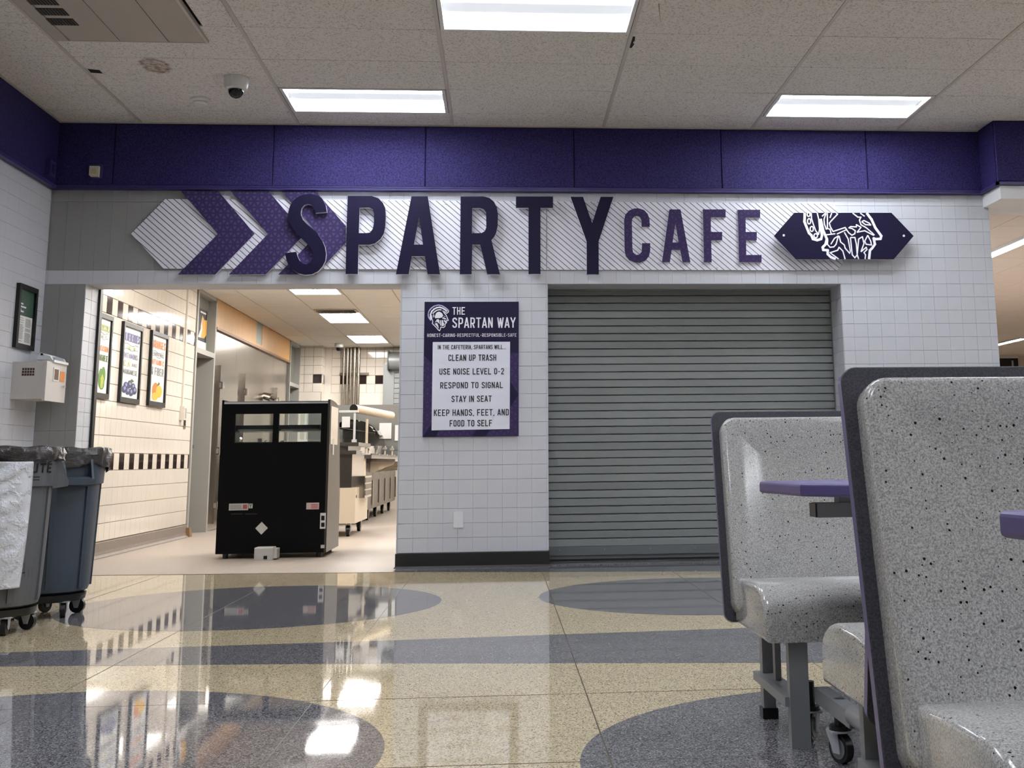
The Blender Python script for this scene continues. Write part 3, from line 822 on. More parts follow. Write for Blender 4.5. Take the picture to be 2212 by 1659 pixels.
# ------------------------------------------------------------------ cafe sign on the back wall
def crop(ox, oy, sc):
    return lambda p: (ox + p[0] / sc, oy + p[1] / sc)
t = empty('cafe_sign', (0.0, -0.02, 2.28), 'wall sign reading SPARTY CAFE on a striped white board with purple chevrons', 'sign')
def plate(name, loops, Y, th, m, parent, side=None):
    mb = MB(); mb.prism([[wy(x, y, Y) for x, y in lp] for lp in loops], (0, th, 0), 0, 1 if side else 0)
    return mb.build(name, [m, side] if side else m, parent)
board = [(283, 505), (357, 430), (1180, 435), (1180, 582.5), (353, 580)]
plate('striped_board', [board], -0.016, 0.014, M_STRIPE, t, M_WEDGE)
plate('striped_board', [[(1181.5, 435), (1799, 440), (1868, 511), (1808, 584), (1181.5, 582.5)]], -0.016, 0.014, M_STRIPE, t, M_WEDGE)
for px, py in ((352, 440), (360, 573), (640, 438), (708, 573), (962, 440), (970, 578), (1284, 441), (1328, 441), (1255, 578), (1298, 578), (1549, 441), (1549, 579), (1799, 443), (1799, 579)):
    p = wy(px, py, -0.017); mb = MB(); mb.tube(p, p + Vector((0, -0.002, 0)), 0.006, 8); mb.build('screw', M_ZINC, t)
cy_ = 505.5
plate('chevron', [[(391, 413), (472, 413), (550, 505), (465, 593), (384, 593), (470.5, cy_)]], -0.034, 0.016, M_TRI, t, M_WEDGE)
plate('chevron', [[(499, 413), (580, 413), (659, 505), (574, 593), (494.5, 593), (578.6, cy_)]], -0.034, 0.016, M_TRI, t, M_WEDGE)
plate('chevron', [[(608, 413), (682, 413), (747, 488), (747, 524), (682.5, 593), (601, 593), (687, cy_)]], -0.034, 0.016, M_TRI, t, M_WEDGE)
SPc = crop(610, 410, 8.296)
S_ = [(798, 398), (775, 270), (720, 170), (640, 105), (520, 75), (400, 80), (290, 120), (200, 190), (135, 290), (105, 400), (108, 520), (140, 620), (200, 700), (320, 850), (440, 970), (520, 1060), (555, 1150), (545, 1230), (500, 1300), (430, 1335), (370, 1325), (310, 1270), (270, 1190), (250, 1110), (45, 1135), (65, 1230), (100, 1330), (170, 1420), (270, 1490), (400, 1525), (530, 1515), (640, 1460), (720, 1370), (770, 1270), (782, 1150), (765, 1030), (720, 920), (640, 800), (540, 700), (440, 620), (370, 540), (335, 460), (330, 400), (345, 330), (390, 275), (450, 255), (510, 265), (560, 320), (590, 415)]
P_ = [[(1170, 110), (1600, 110), (1720, 150), (1800, 230), (1845, 330), (1852, 480), (1845, 650), (1820, 780), (1760, 880), (1660, 960), (1560, 985), (1365, 985), (1350, 1510), (1132, 1510), (1150, 700)], [(1382, 320), (1560, 318), (1620, 350), (1640, 420), (1640, 600), (1620, 700), (1570, 765), (1500, 775), (1370, 775)]]
ARc = crop(840, 410, 8.193)
A_ = [[(400, 115), (688, 115), (905, 1495), (685, 1495), (638, 1175), (405, 1175), (350, 1495), (125, 1495)], [(535, 480), (605, 970), (445, 970)]]
Rr = [[(1270, 118), (1680, 118), (1780, 145), (1860, 210), (1910, 310), (1930, 430), (1925, 640), (1900, 760), (1860, 840), (1815, 890), (1965, 1495), (1742, 1495), (1615, 970), (1475, 970), (1465, 1495), (1255, 1495)], [(1475, 325), (1610, 322), (1680, 345), (1720, 400), (1725, 660), (1700, 730), (1640, 765), (1470, 768)]]
TYc = crop(1100, 410, 6.9125)
T_ = [[(100, 100), (653, 100), (653, 270), (465, 270), (467, 1258), (288, 1258), (288, 270), (100, 270)]]
Y_ = [[(915, 105), (1102, 105), (1238, 500), (1365, 105), (1555, 105), (1335, 770), (1337, 1262), (1158, 1262), (1155, 770)]]
CFc = crop(1330, 430, 6.506)
C_ = [[(480, 390), (365, 390), (360, 300), (340, 255), (300, 235), (260, 245), (230, 285), (228, 330), (235, 700), (245, 750), (290, 785), (330, 780), (365, 740), (370, 620), (485, 620), (485, 720), (470, 800), (420, 865), (340, 895), (270, 892), (190, 860), (140, 800), (125, 720), (118, 300), (135, 220), (190, 160), (260, 132), (330, 132), (400, 155), (450, 210), (475, 280)]]
A2 = [[(755, 145), (910, 145), (1050, 888), (940, 888), (905, 715), (785, 715), (762, 888), (650, 888)], [(838, 335), (885, 610), (800, 610)]]
F_ = [[(1225, 145), (1545, 145), (1545, 258), (1338, 258), (1338, 462), (1497, 462), (1497, 577), (1342, 577), (1350, 888), (1240, 888)]]
E_ = [[(1715, 150), (2030, 150), (2030, 262), (1825, 262), (1828, 462), (1983, 462), (1983, 578), (1832, 578), (1835, 785), (2050, 785), (2050, 888), (1733, 888)]]
def letter(fn, loops, Y, th, m, lab):
    o = plate('letter', [[fn(p) for p in lp] for lp in loops], Y, th, m, t, M_WEDGE)
    o['label'] = lab
letter(SPc, [S_], -0.075, 0.038, M_NAVY, 'large navy letter S')
letter(SPc, P_, -0.075, 0.038, M_NAVY, 'large navy letter P')
letter(ARc, A_, -0.075, 0.038, M_NAVY, 'large navy letter A')
letter(ARc, Rr, -0.075, 0.038, M_NAVY, 'large navy letter R')
letter(TYc, T_, -0.075, 0.038, M_NAVY, 'large navy letter T')
letter(TYc, Y_, -0.075, 0.038, M_NAVY, 'large navy letter Y')
letter(CFc, C_, -0.034, 0.018, M_TRID, 'small purple letter C')
letter(CFc, A2, -0.034, 0.018, M_TRID, 'small purple letter A')
letter(CFc, F_, -0.034, 0.018, M_TRID, 'small purple letter F')
letter(CFc, E_, -0.034, 0.018, M_TRID, 'small purple letter E')

# helmet plaque on stand-offs
PQ = crop(1640, 430, 6.144)
t = empty('logo_plaque', wy(1822, 562, -0.03), 'navy hexagonal plaque with white helmet line drawing at the right end of the sign', 'plaque')
YP = -0.085
plate('panel', [[PQ(p) for p in ((195, 490), (465, 182), (1755, 182), (2050, 490), (1785, 800), (485, 800))]], YP, 0.012, M_NAVY, t, M_WEDGE)
thick = [[(603, 184), (604, 240), (600, 300), (620, 350), (640, 400), (660, 450), (692, 480), (712, 530), (770, 545), (822, 530), (833, 480), (820, 400), (815, 270)],
         [(815, 262), (850, 420), (898, 530), (880, 600), (842, 640), (850, 675), (910, 680), (908, 730), (950, 770), (1015, 797)],
         [(1425, 184), (1490, 270), (1540, 380), (1620, 490), (1610, 528), (1545, 532), (1518, 520), (1535, 600), (1500, 650), (1470, 680), (1458, 797)]]
thin = [[(690, 184), (695, 260), (720, 340), (750, 420), (788, 470), (800, 400), (790, 270), (770, 184)],
        [(885, 190), (860, 270), (865, 330), (890, 400), (905, 390), (905, 260), (902, 186)], [(900, 390), (940, 400), (955, 460)], [(890, 475), (1010, 460)],
        [(1022, 186), (1040, 200), (955, 290), (930, 320), (945, 370), (980, 430), (1140, 378), (1160, 405), (1030, 465)], [(938, 250), (962, 186)], [(832, 230), (880, 186)],
        [(1160, 410), (1190, 450), (1230, 480), (1268, 460), (1275, 420), (1230, 390), (1190, 382), (1215, 365), (1290, 370), (1290, 340), (1350, 375), (1300, 440), (1400, 420), (1520, 482)],
        [(1240, 186), (1310, 240), (1350, 240), (1330, 280), (1350, 340), (1420, 380), (1500, 450), (1530, 480)],
        [(1360, 300), (1390, 285), (1460, 320), (1480, 345), (1410, 340), (1360, 300)], [(1340, 186), (1400, 230)],
        [(910, 540), (905, 600), (940, 640), (990, 635), (1020, 600), (1050, 490), (1000, 520), (950, 600)],
        [(1060, 490), (1080, 570), (1130, 610), (1140, 650), (1200, 720), (1210, 690), (1180, 530), (1130, 440)],
        [(1210, 510), (1235, 740), (1270, 780), (1300, 740), (1290, 600), (1270, 510), (1210, 510)],
        [(1350, 700), (1390, 590), (1370, 500), (1320, 530), (1310, 640), (1300, 740), (1320, 795)],
        [(1440, 480), (1400, 560), (1420, 600), (1490, 610), (1480, 560), (1440, 480)],
        [(1350, 700), (1420, 640), (1430, 670), (1390, 710), (1410, 740), (1405, 797)],
        [(1055, 797), (940, 712), (1040, 680), (1060, 640), (1110, 690), (1140, 797)]]
for bx_, by_, rx_, ry_ in ((655, 205, 20, 26), (662, 295, 22, 36), (697, 397, 22, 34), (750, 487, 24, 28)):
    thin.append([(bx_ + rx_ * math.cos(a), by_ + ry_ * math.sin(a)) for a in [i * math.pi / 5 for i in range(11)]])
to3 = lambda p: wy(*PQ((p[0], p[1])), YP - 0.0015)
mb = MB()
for st in thick: mb.stroke(st, 33, to3)
for st in thin: mb.stroke(st, 16, to3)
mb.build('helmet_drawing', M_INKW, t, fixn=False)
for px, py in ((325, 482), (1918, 488)):
    p = wy(*PQ((px, py)), YP); mb = MB(); mb.tube(p + Vector((0, -0.005, 0)), p + Vector((0, 0.08, 0)), 0.0095, 14); mb.build('standoff', M_WEDGE, t)

# ------------------------------------------------------------------ rules board on the pier
YB = -0.018
t = empty('rules_board', wy(1018, 942, YB), 'navy and purple rules board headed THE SPARTAN WAY on the grey pier', 'sign')
c4 = [(918.5, 652), (1121, 652), (1120, 941), (911.5, 943)]
TLb, BRb = wy(918, 652, YB), wy(1120.5, 942, YB)
bx0, bx1, bz0, bz1 = wy(915, 800, YB).x, wy(1120.5, 800, YB).x, BRb.z, TLb.z
def bq(u, v, d=0.0):   # u,v in 0..1 over the board
    return Vector((bx0 + (bx1 - bx0) * u, YB - d, bz0 + (bz1 - bz0) * v))
mb = MB(); mb.prism([[bq(0, 0), bq(1, 0), bq(1, 1), bq(0, 1)]], (0, 0.014, 0), 0, 1)
mb.build('panel', [M_TRID, M_WEDGE], t)
def poly(mb, pts, d):
    mb.prism([[bq(u, v, d) for u, v in pts]], (0, 0.0005, 0))
M_NAVYB = mat('navy_print', rgb(28, 22, 58), 0.45, spec=0.25)
for k, pts in enumerate(([(0, 1), (1, 1), (1, 0.616), (0.9, 0.616), (0.085, 0.54), (0, 0.60)], [(0.91, 0.405), (1, 0.305), (0.91, 0.215)], [(0.0, 0.0), (0.14, 0.0), (0.19, 0.09), (0.085, 0.09)], [(0.51, 0.0), (0.65, 0.0), (0.74, 0.09), (0.6, 0.09)])):
    mb = MB(); poly(mb, pts, 0.001); mb.build('navy_patch', M_NAVYB, t)
mb = MB(); poly(mb, [(0.092, 0.048), (0.905, 0.052), (0.908, 0.698), (0.092, 0.698)], 0.002); mb.build('white_field', mat('white_print', rgb(226, 228, 242), 0.5), t)
to3 = lambda p: bq(p[0], p[1], 0.0032)
asp = (bz1 - bz0) / (bx1 - bx0)
def btext(mb, s, u, v, wd, ht, align='c', bold=0.17):
    """text set in board width units so strokes stay even"""
    text_mesh(mb, s, wd, ht * asp, lambda p: bq(p[0], p[1] / asp, 0.0032), u, v * asp, bold=bold, align=align)
mb = MB()
btext(mb, 'THE', 0.295, 0.902, 0.135, 0.058, 'l', 0.14)
btext(mb, 'SPARTAN WAY', 0.295, 0.803, 0.67, 0.078, 'l', 0.14)
btext(mb, 'HONEST-CARING-RESPECTFUL-RESPONSIBLE-SAFE', 0.505, 0.735, 0.945, 0.026, 'c', 0.13)
mb.build('heading_text', M_INKW, t, fixn=False)
for s, u, v, wd, ht in (('IN THE CAFETERIA, SPARTANS WILL...', 0.505, 0.643, 0.72, 0.032), ('CLEAN UP TRASH', 0.51, 0.556, 0.505, 0.047), ('USE NOISE LEVEL 0-2', 0.505, 0.455, 0.68, 0.046), ('RESPOND TO SIGNAL', 0.505, 0.353, 0.66, 0.046), ('STAY IN SEAT', 0.505, 0.253, 0.42, 0.046), ('KEEP HANDS, FEET, AND', 0.505, 0.152, 0.785, 0.047), ('FOOD TO SELF', 0.50, 0.074, 0.445, 0.047)):
    mb = MB(); btext(mb, s, u, v, wd, ht, 'c', 0.155)
    mb.build('text_line', M_INKB, t, fixn=False)['kind'] = 'stuff'
EM = crop(920, 650, 23.69)
def e3(p, d=0.0032):
    q = wy(*EM((p[0], p[1])), YB); return Vector((q.x, YB - d, q.z))
mb = MB()
s2 = lambda p: e3(p)
for st, wd in (([(300, 960), (235, 850), (240, 690), (300, 540), (420, 420), (560, 350), (700, 330), (850, 370), (980, 450), (1090, 550)], 74),
               ([(350, 660), (440, 560), (560, 480), (700, 450), (800, 470)], 56), ([(840, 510), (960, 560), (1060, 640), (1140, 590), (1175, 510)], 40),
               ([(340, 950), (350, 1100), (325, 1150), (400, 1230), (540, 1370), (620, 1470), (700, 1530), (740, 1460), (770, 1340), (900, 1370), (980, 1310), (980, 1190), (1060, 1110), (1060, 1000), (1150, 1000), (1100, 880), (1040, 740), (900, 570)], 42),
               ([(400, 700), (400, 840)], 44), ([(300, 740), (310, 900)], 40)):
    mb.stroke(st, wd, s2)
for pl in ([(470, 760), (530, 620), (640, 555), (740, 570), (850, 660), (880, 770), (820, 850), (680, 890), (560, 880), (490, 900), (455, 830)],
           [(830, 900), (880, 830), (1010, 890), (1080, 960), (930, 930)], [(900, 750), (1020, 820), (960, 820)],
           [(480, 1080), (560, 950), (640, 925), (690, 1000), (710, 1190), (640, 1130), (560, 1060), (450, 1120)], [(450, 1180), (560, 1120), (635, 1270), (655, 1430), (560, 1300)],
           [(735, 990), (790, 990), (790, 1270), (735, 1260)], [(830, 985), (890, 985), (890, 1100), (940, 1180), (905, 1290), (810, 1290)], [(940, 960), (1000, 1000), (1050, 1090), (1010, 1130), (930, 1060)]):
    mb.prism([[e3(q, 0.0048) for q in pl]], (0, 0.0004, 0))
mb.build('helmet_emblem', M_INKW, t, fixn=False)
mb = MB()
bead = [(260, 1010), (150, 860), (112, 720), (150, 540), (260, 390), (420, 270), (640, 210), (850, 260), (1020, 370), (1165, 500)]
for a, b in zip(bead[:-1], bead[1:]):
    n = max(2, int(math.hypot(b[0] - a[0], b[1] - a[1]) / 62))
    for i in range(n):
        c_ = (a[0] + (b[0] - a[0]) * (i + 0.5) / n, a[1] + (b[1] - a[1]) * (i + 0.5) / n)
        mb.prism([[e3((c_[0] + 36 * math.cos(q), c_[1] + 36 * math.sin(q))) for q in [j * math.pi / 4 for j in range(8)]]], (0, 0.0004, 0))
mb.build('emblem_crest', mat('lavender_print', rgb(196, 194, 236), 0.5), t, fixn=False)

# ------------------------------------------------------------------ remaining shell of the dining room
mb = MB(); mb.box(XL - 0.3, 9.4, -14.4, -14.2, 0, 3.7); o = mb.build('wall_rear', M_WALLP); props(o, 'plain grey wall behind the viewer', 'wall', kind='structure')
mb = MB(); mb.box(9.2, 9.4, -14.2, -0.4, 0, 3.7); o = mb.build('wall_right', M_WALLP); props(o, 'plain grey wall far to the right of the booths', 'wall', kind='structure')

# ------------------------------------------------------------------ hall behind the right opening
C = MB(); C.box(XR - 0.02, 16, 0.3, 18, ZH + 0.008, ZH + 0.2)
ch = C.build('ceiling_hall', M_TANG, origin=(XR, 0.3, ZH)); props(ch, 'tan tiled ceiling of the side hall', 'ceiling', kind='structure')
HX = 4.735 - 0.61
near, farh = [], []
for i in range(0, 19):
    for j in range(0, 29):
        x0, y0 = HX + 0.61 * i, 0.32 + 0.61 * j
        if x0 + 0.61 > 15.9: continue
        me = tile_mesh('z', 0.604, 0.604, 0.008, 0.003, M_TANC)
        loc = (x0 + 0.305, y0 + 0.305, ZH)
        yy = y0 + 0.305 + 9.386; u = (x0 + 0.305) / yy
        if 0.36 < u < 0.50 and y0 < 13: inst('ceiling_tile', me, ch, loc)
        else: farh.append((me, loc))
join_meshes('tile_field', farh, ch)
M_HL = emis('hall_lamp_lens', (1.0, 0.98, 0.95, 1), HALL_LAMP)
for x, y0, y1, lab in ((5.28, 1.6, 6.5, 'long bright linear light in the tan hall ceiling, the nearer one'), (9.7, 12.2, 14.6, 'long bright linear light deep in the tan hall ceiling, the farther one'), (7.6, 3.0, 7.0, 'added unseen linear light brightening the hall, beyond the frame'), (12.0, 3.0, 7.0, 'added unseen linear light brightening the hall, far beyond the frame')):  # last two are unseen lamps added only to brighten the hall
    t = empty('hall_light', (x, (y0 + y1) / 2, ZH), lab, 'ceiling light', 'linear lights in the hall')
    mb = MB(); mb.box(x - 0.07, x + 0.07, y0, y1, ZH - 0.032, ZH - 0.001); mb.build('housing', M_WHITE, t)
    mb = MB(); mb.quad((x - 0.06, y0 + 0.02, ZH - 0.034), (x - 0.06, y1 - 0.02, ZH - 0.034), (x + 0.06, y1 - 0.02, ZH - 0.034), (x + 0.06, y0 + 0.02, ZH - 0.034)); mb.build('lens', M_HL, t, fixn=False)
YHF = 16.6
mb = MB(); mb.box(XR, 16.2, YHF, YHF + 0.2, 0, ZH + 0.1); o = mb.build('wall_hall_far', mat('hall_wall', rgb(214, 196, 178), 0.7)); props(o, 'pinkish far wall of the side hall', 'wall', kind='structure')
mb = MB(); mb.box(16.0, 16.2, 0.3, YHF, 0, ZH + 0.1); o = mb.build('wall_hall_right', MATS['hall_wall']); props(o, 'right wall of the side hall', 'wall', kind='structure')
mb = MB(); mb.box(XR - 0.02, XR + 0.0, WT, YHF, 0, ZH + 0.1); o = mb.build('wall_hall_left', M_WALLP); props(o, 'left wall of the side hall behind the tiled end', 'wall', kind='structure')
a = wy(2152, 772, YHF - 0.03); b = wy(2196, 772, YHF - 0.03)
t = empty('window_1', ((a.x + b.x) / 2, YHF - 0.05, 1.2), 'dark window with white head trim at the end of the hall', 'window', kind='structure')
zt = wy(2170, 764, YHF).z
mb = MB(); mb.box(a.x, b.x, YHF - 0.10, YHF, zt - 0.11, zt); mb.build('head_trim', M_WHITE, t)
mb = MB(); mb.box(a.x, b.x, YHF - 0.06, YHF, 1.2, zt - 0.11); mb.build('pane', M_SMOKE, t)
mb = MB(); mb.box(b.x - 0.10, b.x, YHF - 0.09, YHF, 1.2, zt - 0.11); mb.build('jamb', M_BLACK, t)
mb = MB(); mb.box(a.x + 0.33, b.x - 0.1, YHF - 0.075, YHF - 0.06, 1.2, zt - 0.16); mb.build('blind', M_FRAME, t)

# ------------------------------------------------------------------ kitchen shell
KT = 0.153; KZ0 = 0.136; KY0 = 1.80 - 0.153 * 10
W = MB(); W.box(XK - 0.3, XK - SUB, WT, 4.62, 0, ZK)
wk = W.build('wall_kitchen_left', M_GROUTK, origin=(XK, 1, 0)); props(wk, 'cream tiled kitchen wall with two bands of black tiles', 'wall', kind='structure')
tl = []
for k in range(18):
    z0, z1 = KZ0 + k * KT, min(ZK, KZ0 + (k + 1) * KT)
    if z1 - z0 < 0.02: continue
    for j in range(0, 30):
        y0, y1 = KY0 + j * KT, min(4.60, KY0 + (j + 1) * KT)
        if y1 - y0 < 0.03: continue
        blk = k in (4, 13) and j % 2 == 0
        me = tile_mesh('x', y1 - y0 - 0.0045, z1 - z0 - 0.005, SUB, 0.0018, M_KB if blk else M_KT)
        tl.append(((0 if y0 > 1.2 else 1, 0 if blk else 1, y0), me, (XK, (y0 + y1) / 2, (z0 + z1) / 2)))
tl.sort(key=lambda q: q[0])
for _, me, loc in tl[:300]: inst('tile', me, wk, loc)
join_meshes('tile_field', [(me, loc) for _, me, loc in tl[300:]], wk)
mb = MB(); prof = [(XK, 0.13), (XK + 0.012, 0.125), (XK + 0.014, 0.05), (XK + 0.022, 0.022), (XK + 0.05, 0.003)]
vs = []
for x, z in prof: vs += [(x, WT, z), (x, 4.6, z)]
mb.add(vs, [(2 * i, 2 * i + 1, 2 * i + 3, 2 * i + 2) for i in range(len(prof) - 1)])
o = mb.build('baseboard_kitchen', M_COVE); props(o, 'speckled coved base along the cream kitchen wall', 'baseboard', kind='structure')
# wall above the doors and behind the steel front
W = MB(); W.box(XK - 0.5, XK - 0.25, 4.6, YK, 0, ZK); o = W.build('wall_kitchen_recess', M_DOORD); props(o, 'dark wall behind the kitchen doors', 'wall', kind='structure')
# back wall with pier
W = MB(); W.box(XK - 0.5, 3.8, YK + SUB, YK + 0.2, 0, ZK)
wb = W.build('wall_kitchen_back', M_GROUTK, origin=(-2, YK, 0)); props(wb, 'cream tiled back wall of the kitchen with black tile band', 'wall', kind='structure')
PX1 = wy(697, 760, 11.75).x
kb = 2.155 - KT * 8
for k in range(7, 13):
    z0, z1 = kb + k * KT, min(ZK, kb + (k + 1) * KT)
    if z1 - z0 < 0.02: continue
    for j in range(0, 8):
        x0 = -3.02 + j * KT; x1 = x0 + KT
        blk = k == 8 and j % 2 == 1
        me = tile_mesh('y', x1 - x0 - 0.006, z1 - z0 - 0.006, SUB, 0.0014, M_KB if blk else M_KT)
        inst('tile', me, wb, ((x0 + x1) / 2, YK, (z0 + z1) / 2))
mb = MB(); mb.box(XK, 3.6, YK, YK + SUB, 0, kb + 7 * KT); mb.box(-3.02 + 8 * KT, 3.6, YK, YK + SUB, kb + 7 * KT, ZK); mb.box(XK, -3.02, YK, YK + SUB, kb + 7 * KT, ZK); mb.build('plain_face', M_KT, wb)
W = MB(); W.box(XK - 0.2, PX1 - SUB, 11.75 + SUB, YK, 0, ZK)
wp = W.build('wall_kitchen_pier', M_GROUTK, origin=(XK, 11.75, 0)); props(wp, 'cream tiled pier in the far left corner of the kitchen', 'wall', kind='structure')
for k in range(7, 13):
    z0, z1 = kb + k * KT, min(ZK, kb + (k + 1) * KT)
    if z1 - z0 < 0.02: continue
    for j in range(3):
        x1 = PX1 - j * KT; x0 = x1 - KT
        me = tile_mesh('y', KT - 0.006, z1 - z0 - 0.006, SUB, 0.0014, M_KB if (k == 8 and j == 0) else M_KT)
        inst('tile', me, wp, ((x0 + x1) / 2, 11.75, (z0 + z1) / 2))
    for j in range(2):
        y0 = 11.76 + j * 0.17; me = tile_mesh('x', 0.166, z1 - z0 - 0.006, SUB, 0.0014, M_KB if (k == 8 and j == 1) else M_KT)
        inst('tile', me, wp, (PX1, y0 + 0.083, (z0 + z1) / 2))
mb = MB(); mb.box(XK, PX1, 11.75, 11.75 + SUB, 0, kb + 7 * KT); mb.box(PX1 - SUB, PX1, 11.75, YK, 0, kb + 7 * KT); mb.build('plain_face', M_KT, wp)
W = MB(); W.box(3.6, 3.8, WT, YK, 0, ZK); o = W.build('wall_kitchen_right', M_KT); props(o, 'plain right wall of the kitchen', 'wall', kind='structure')
mb = MB(); mb.box(XL - 0.3, 3.8, WT - 0.004, WT, ZS, ZK + 0.05); o = mb.build('wall_kitchen_front', M_KT); props(o, 'kitchen side of the wall above the openings', 'wall', kind='structure')
# ceiling
C = MB(); C.box(XK - 0.5, 3.8, WT, YK + 0.2, ZK + 0.008, ZK + 0.2)
ck = C.build('ceiling_kitchen', M_KGRID, origin=(-2, 4, ZK)); props(ck, 'cream suspended ceiling of the kitchen', 'ceiling', kind='structure')
KX0 = -2.535
KLIGHTS = [(0, 6.98), (0, 10.0), (0, 3.94), (0, 0.9), (3, 2.4), (3, 6.98), (3, 10.5), (5, 4.5), (5, 8.5)]
kl = {(i, round(y, 2)) for i, y in KLIGHTS}
for i in range(-2, 7):
    x0, x1 = max(XK, KX0 + 0.61 * i), min(1.4, KX0 + 0.61 * (i + 1))
    ys = [WT] + [0.9 + 1.219 * q - 0.20 for q in range(0, 10)] + [YK]
    segs = []
    y = WT
    marks = sorted([(yy, yy + 1.25) for ii, yy in KLIGHTS if ii == i])
    while y < YK - 0.02:
        nxt = min(y + 1.219, YK)
        hit = [m_ for m_ in marks if m_[0] < nxt and m_[1] > y + 0.01]
        if hit:
            a_, b_ = hit[0]
            if a_ > y + 0.02: segs.append((y, a_))
            y = b_
        else:
            segs.append((y, nxt)); y = nxt
    for y0, y1 in segs:
        if x1 - x0 < 0.02: continue
        me = tile_mesh('z', x1 - x0 - 0.016, y1 - y0 - 0.012, 0.008, 0.002, M_KCEIL)
        inst('ceiling_tile', me, ck, ((x0 + x1) / 2, (y0 + y1) / 2, ZK))
M_KL = emis('kitchen_lens', (1.0, 0.96, 0.91, 1), KITCHEN_LAMP)
klab = ['lit kitchen troffer light, second from the lintel', 'lit kitchen troffer light nearest the back wall', 'lit kitchen troffer light just under the opening lintel']
for q, (i, y) in enumerate(KLIGHTS):
    x = KX0 + 0.61 * i + 0.305; yc = y + 0.625
    t = empty('kitchen_light', (x, yc, ZK), klab[q] if q < 3 else 'lit kitchen troffer light hidden by the wall, %s of those hidden' % ORD[q - 3], 'ceiling light', 'kitchen troffer lights' if q < 3 else 'kitchen troffer lights out of view')
    mb = MB()
    for x0, x1, y0, y1 in ((-0.298, 0.298, -0.62, -0.59), (-0.298, 0.298, 0.59, 0.62), (-0.298, -0.272, -0.59, 0.59), (0.272, 0.298, -0.59, 0.59)):
        mb.box(x + x0, x + x1, yc + y0, yc + y1, ZK - 0.004, ZK + 0.008)
    mb.build('frame', M_WHITE, t)
    mb = MB(); mb.quad((x - 0.272, yc - 0.59, ZK + 0.001), (x - 0.272, yc + 0.59, ZK + 0.001), (x + 0.272, yc + 0.59, ZK + 0.001), (x + 0.272, yc - 0.59, ZK + 0.001)); mb.build('lens', M_KL, t, fixn=False)
# supply vent beside the second light
t = empty('air_vent', (-2.23, 6.75, ZK), 'small tan louvred air vent in the kitchen ceiling before the second light', 'vent')
mb = MB(); mb.box(-2.51, -1.95, 6.60, 6.92, ZK - 0.012, ZK - 0.001); mb.build('frame', M_KGRID, t)
for i in range(6):
    y = 6.63 + i * 0.047; mb = MB(); mb.add([(-2.48, y, ZK - 0.012), (-1.98, y, ZK - 0.012), (-1.98, y + 0.03, ZK - 0.026), (-2.48, y + 0.03, ZK - 0.026)], [(0, 1, 2, 3)]); mb.build('louvre', M_STEEL, t)
# dome camera at the back of the kitchen
p = wz(732, 742, ZK); p.y = min(p.y, 11.6)
t = empty('dome_camera', p, 'small dome camera on the kitchen ceiling at the back', 'camera')
mb = MB(); mb.lathe(p, [(0, 0), (0.075, 0), (0.075, -0.06), (0.05, -0.075), (0, -0.075)], 20); mb.build('housing', M_WHITE, t, 35)
mb = MB(); mb.lathe(p + Vector((0, 0, -0.075)), [(0.05, 0), (0.045, -0.03), (0.03, -0.05), (0, -0.056)], 20); mb.build('bubble', M_SMOKE, t, 60)
# black shutter guide at the left jamb
mb = MB(); q = wx(203, 760, JL + 0.0)
mb.box(JL - 0.06, JL + 0.022, WT + 0.0, WT + 0.06, 0, ZS + 0.2)
o = mb.build('shutter_guide', M_BLACK); props(o, 'black vertical shutter guide behind the left jamb of the kitchen opening', 'guide rail')

# ------------------------------------------------------------------ kitchen doors, steel cold room front, oak panel
def door_unit(y0, y1, idx, lab, transom_y=None):
    t = empty('door_%d' % idx, (XK, (y0 + y1) / 2, 0), lab, 'door', kind='structure')
    d = 0.2; zh = 2.06
    mb = MB()
    mb.box(XK - d, XK + 0.012, y0, y0 + 0.055, 0, ZK); mb.box(XK - d, XK + 0.012, y1 - 0.06, y1, 0, ZK)
    mb.box(XK - d, XK + 0.012, y0 + 0.055, y1 - 0.06, zh, zh + 0.06); mb.box(XK - d, XK + 0.008, y0 + 0.055, y1 - 0.06, ZK - 0.04, ZK)
    mb.build('frame', M_FRAME, t)
    mb = MB(); mb.box(XK - d - 0.04, XK - d, y0, y1, 0, zh); dl = mb.build('door_leaf', M_DOORD, t)
    mb = MB(); mb.tube((XK - d + 0.01, y1 - 0.16, 1.0), (XK - d + 0.05, y1 - 0.16, 1.0), 0.02, 10); mb.build('handle', M_CHROME, dl)
    mb = MB(); mb.box(XK - 0.09, XK - 0.08, y0 + 0.055, y1 - 0.06, zh + 0.06, ZK - 0.04); mb.build('transom_pane', mat('grey_transom_glass', rgb(142, 144, 136), 0.15), t)
    return t
door_unit(4.62, 5.56, 1, 'grey framed kitchen door with transom window beside the cream tiles')
door_unit(10.75, 11.75, 2, 'narrow grey framed door with transom at the back of the kitchen')
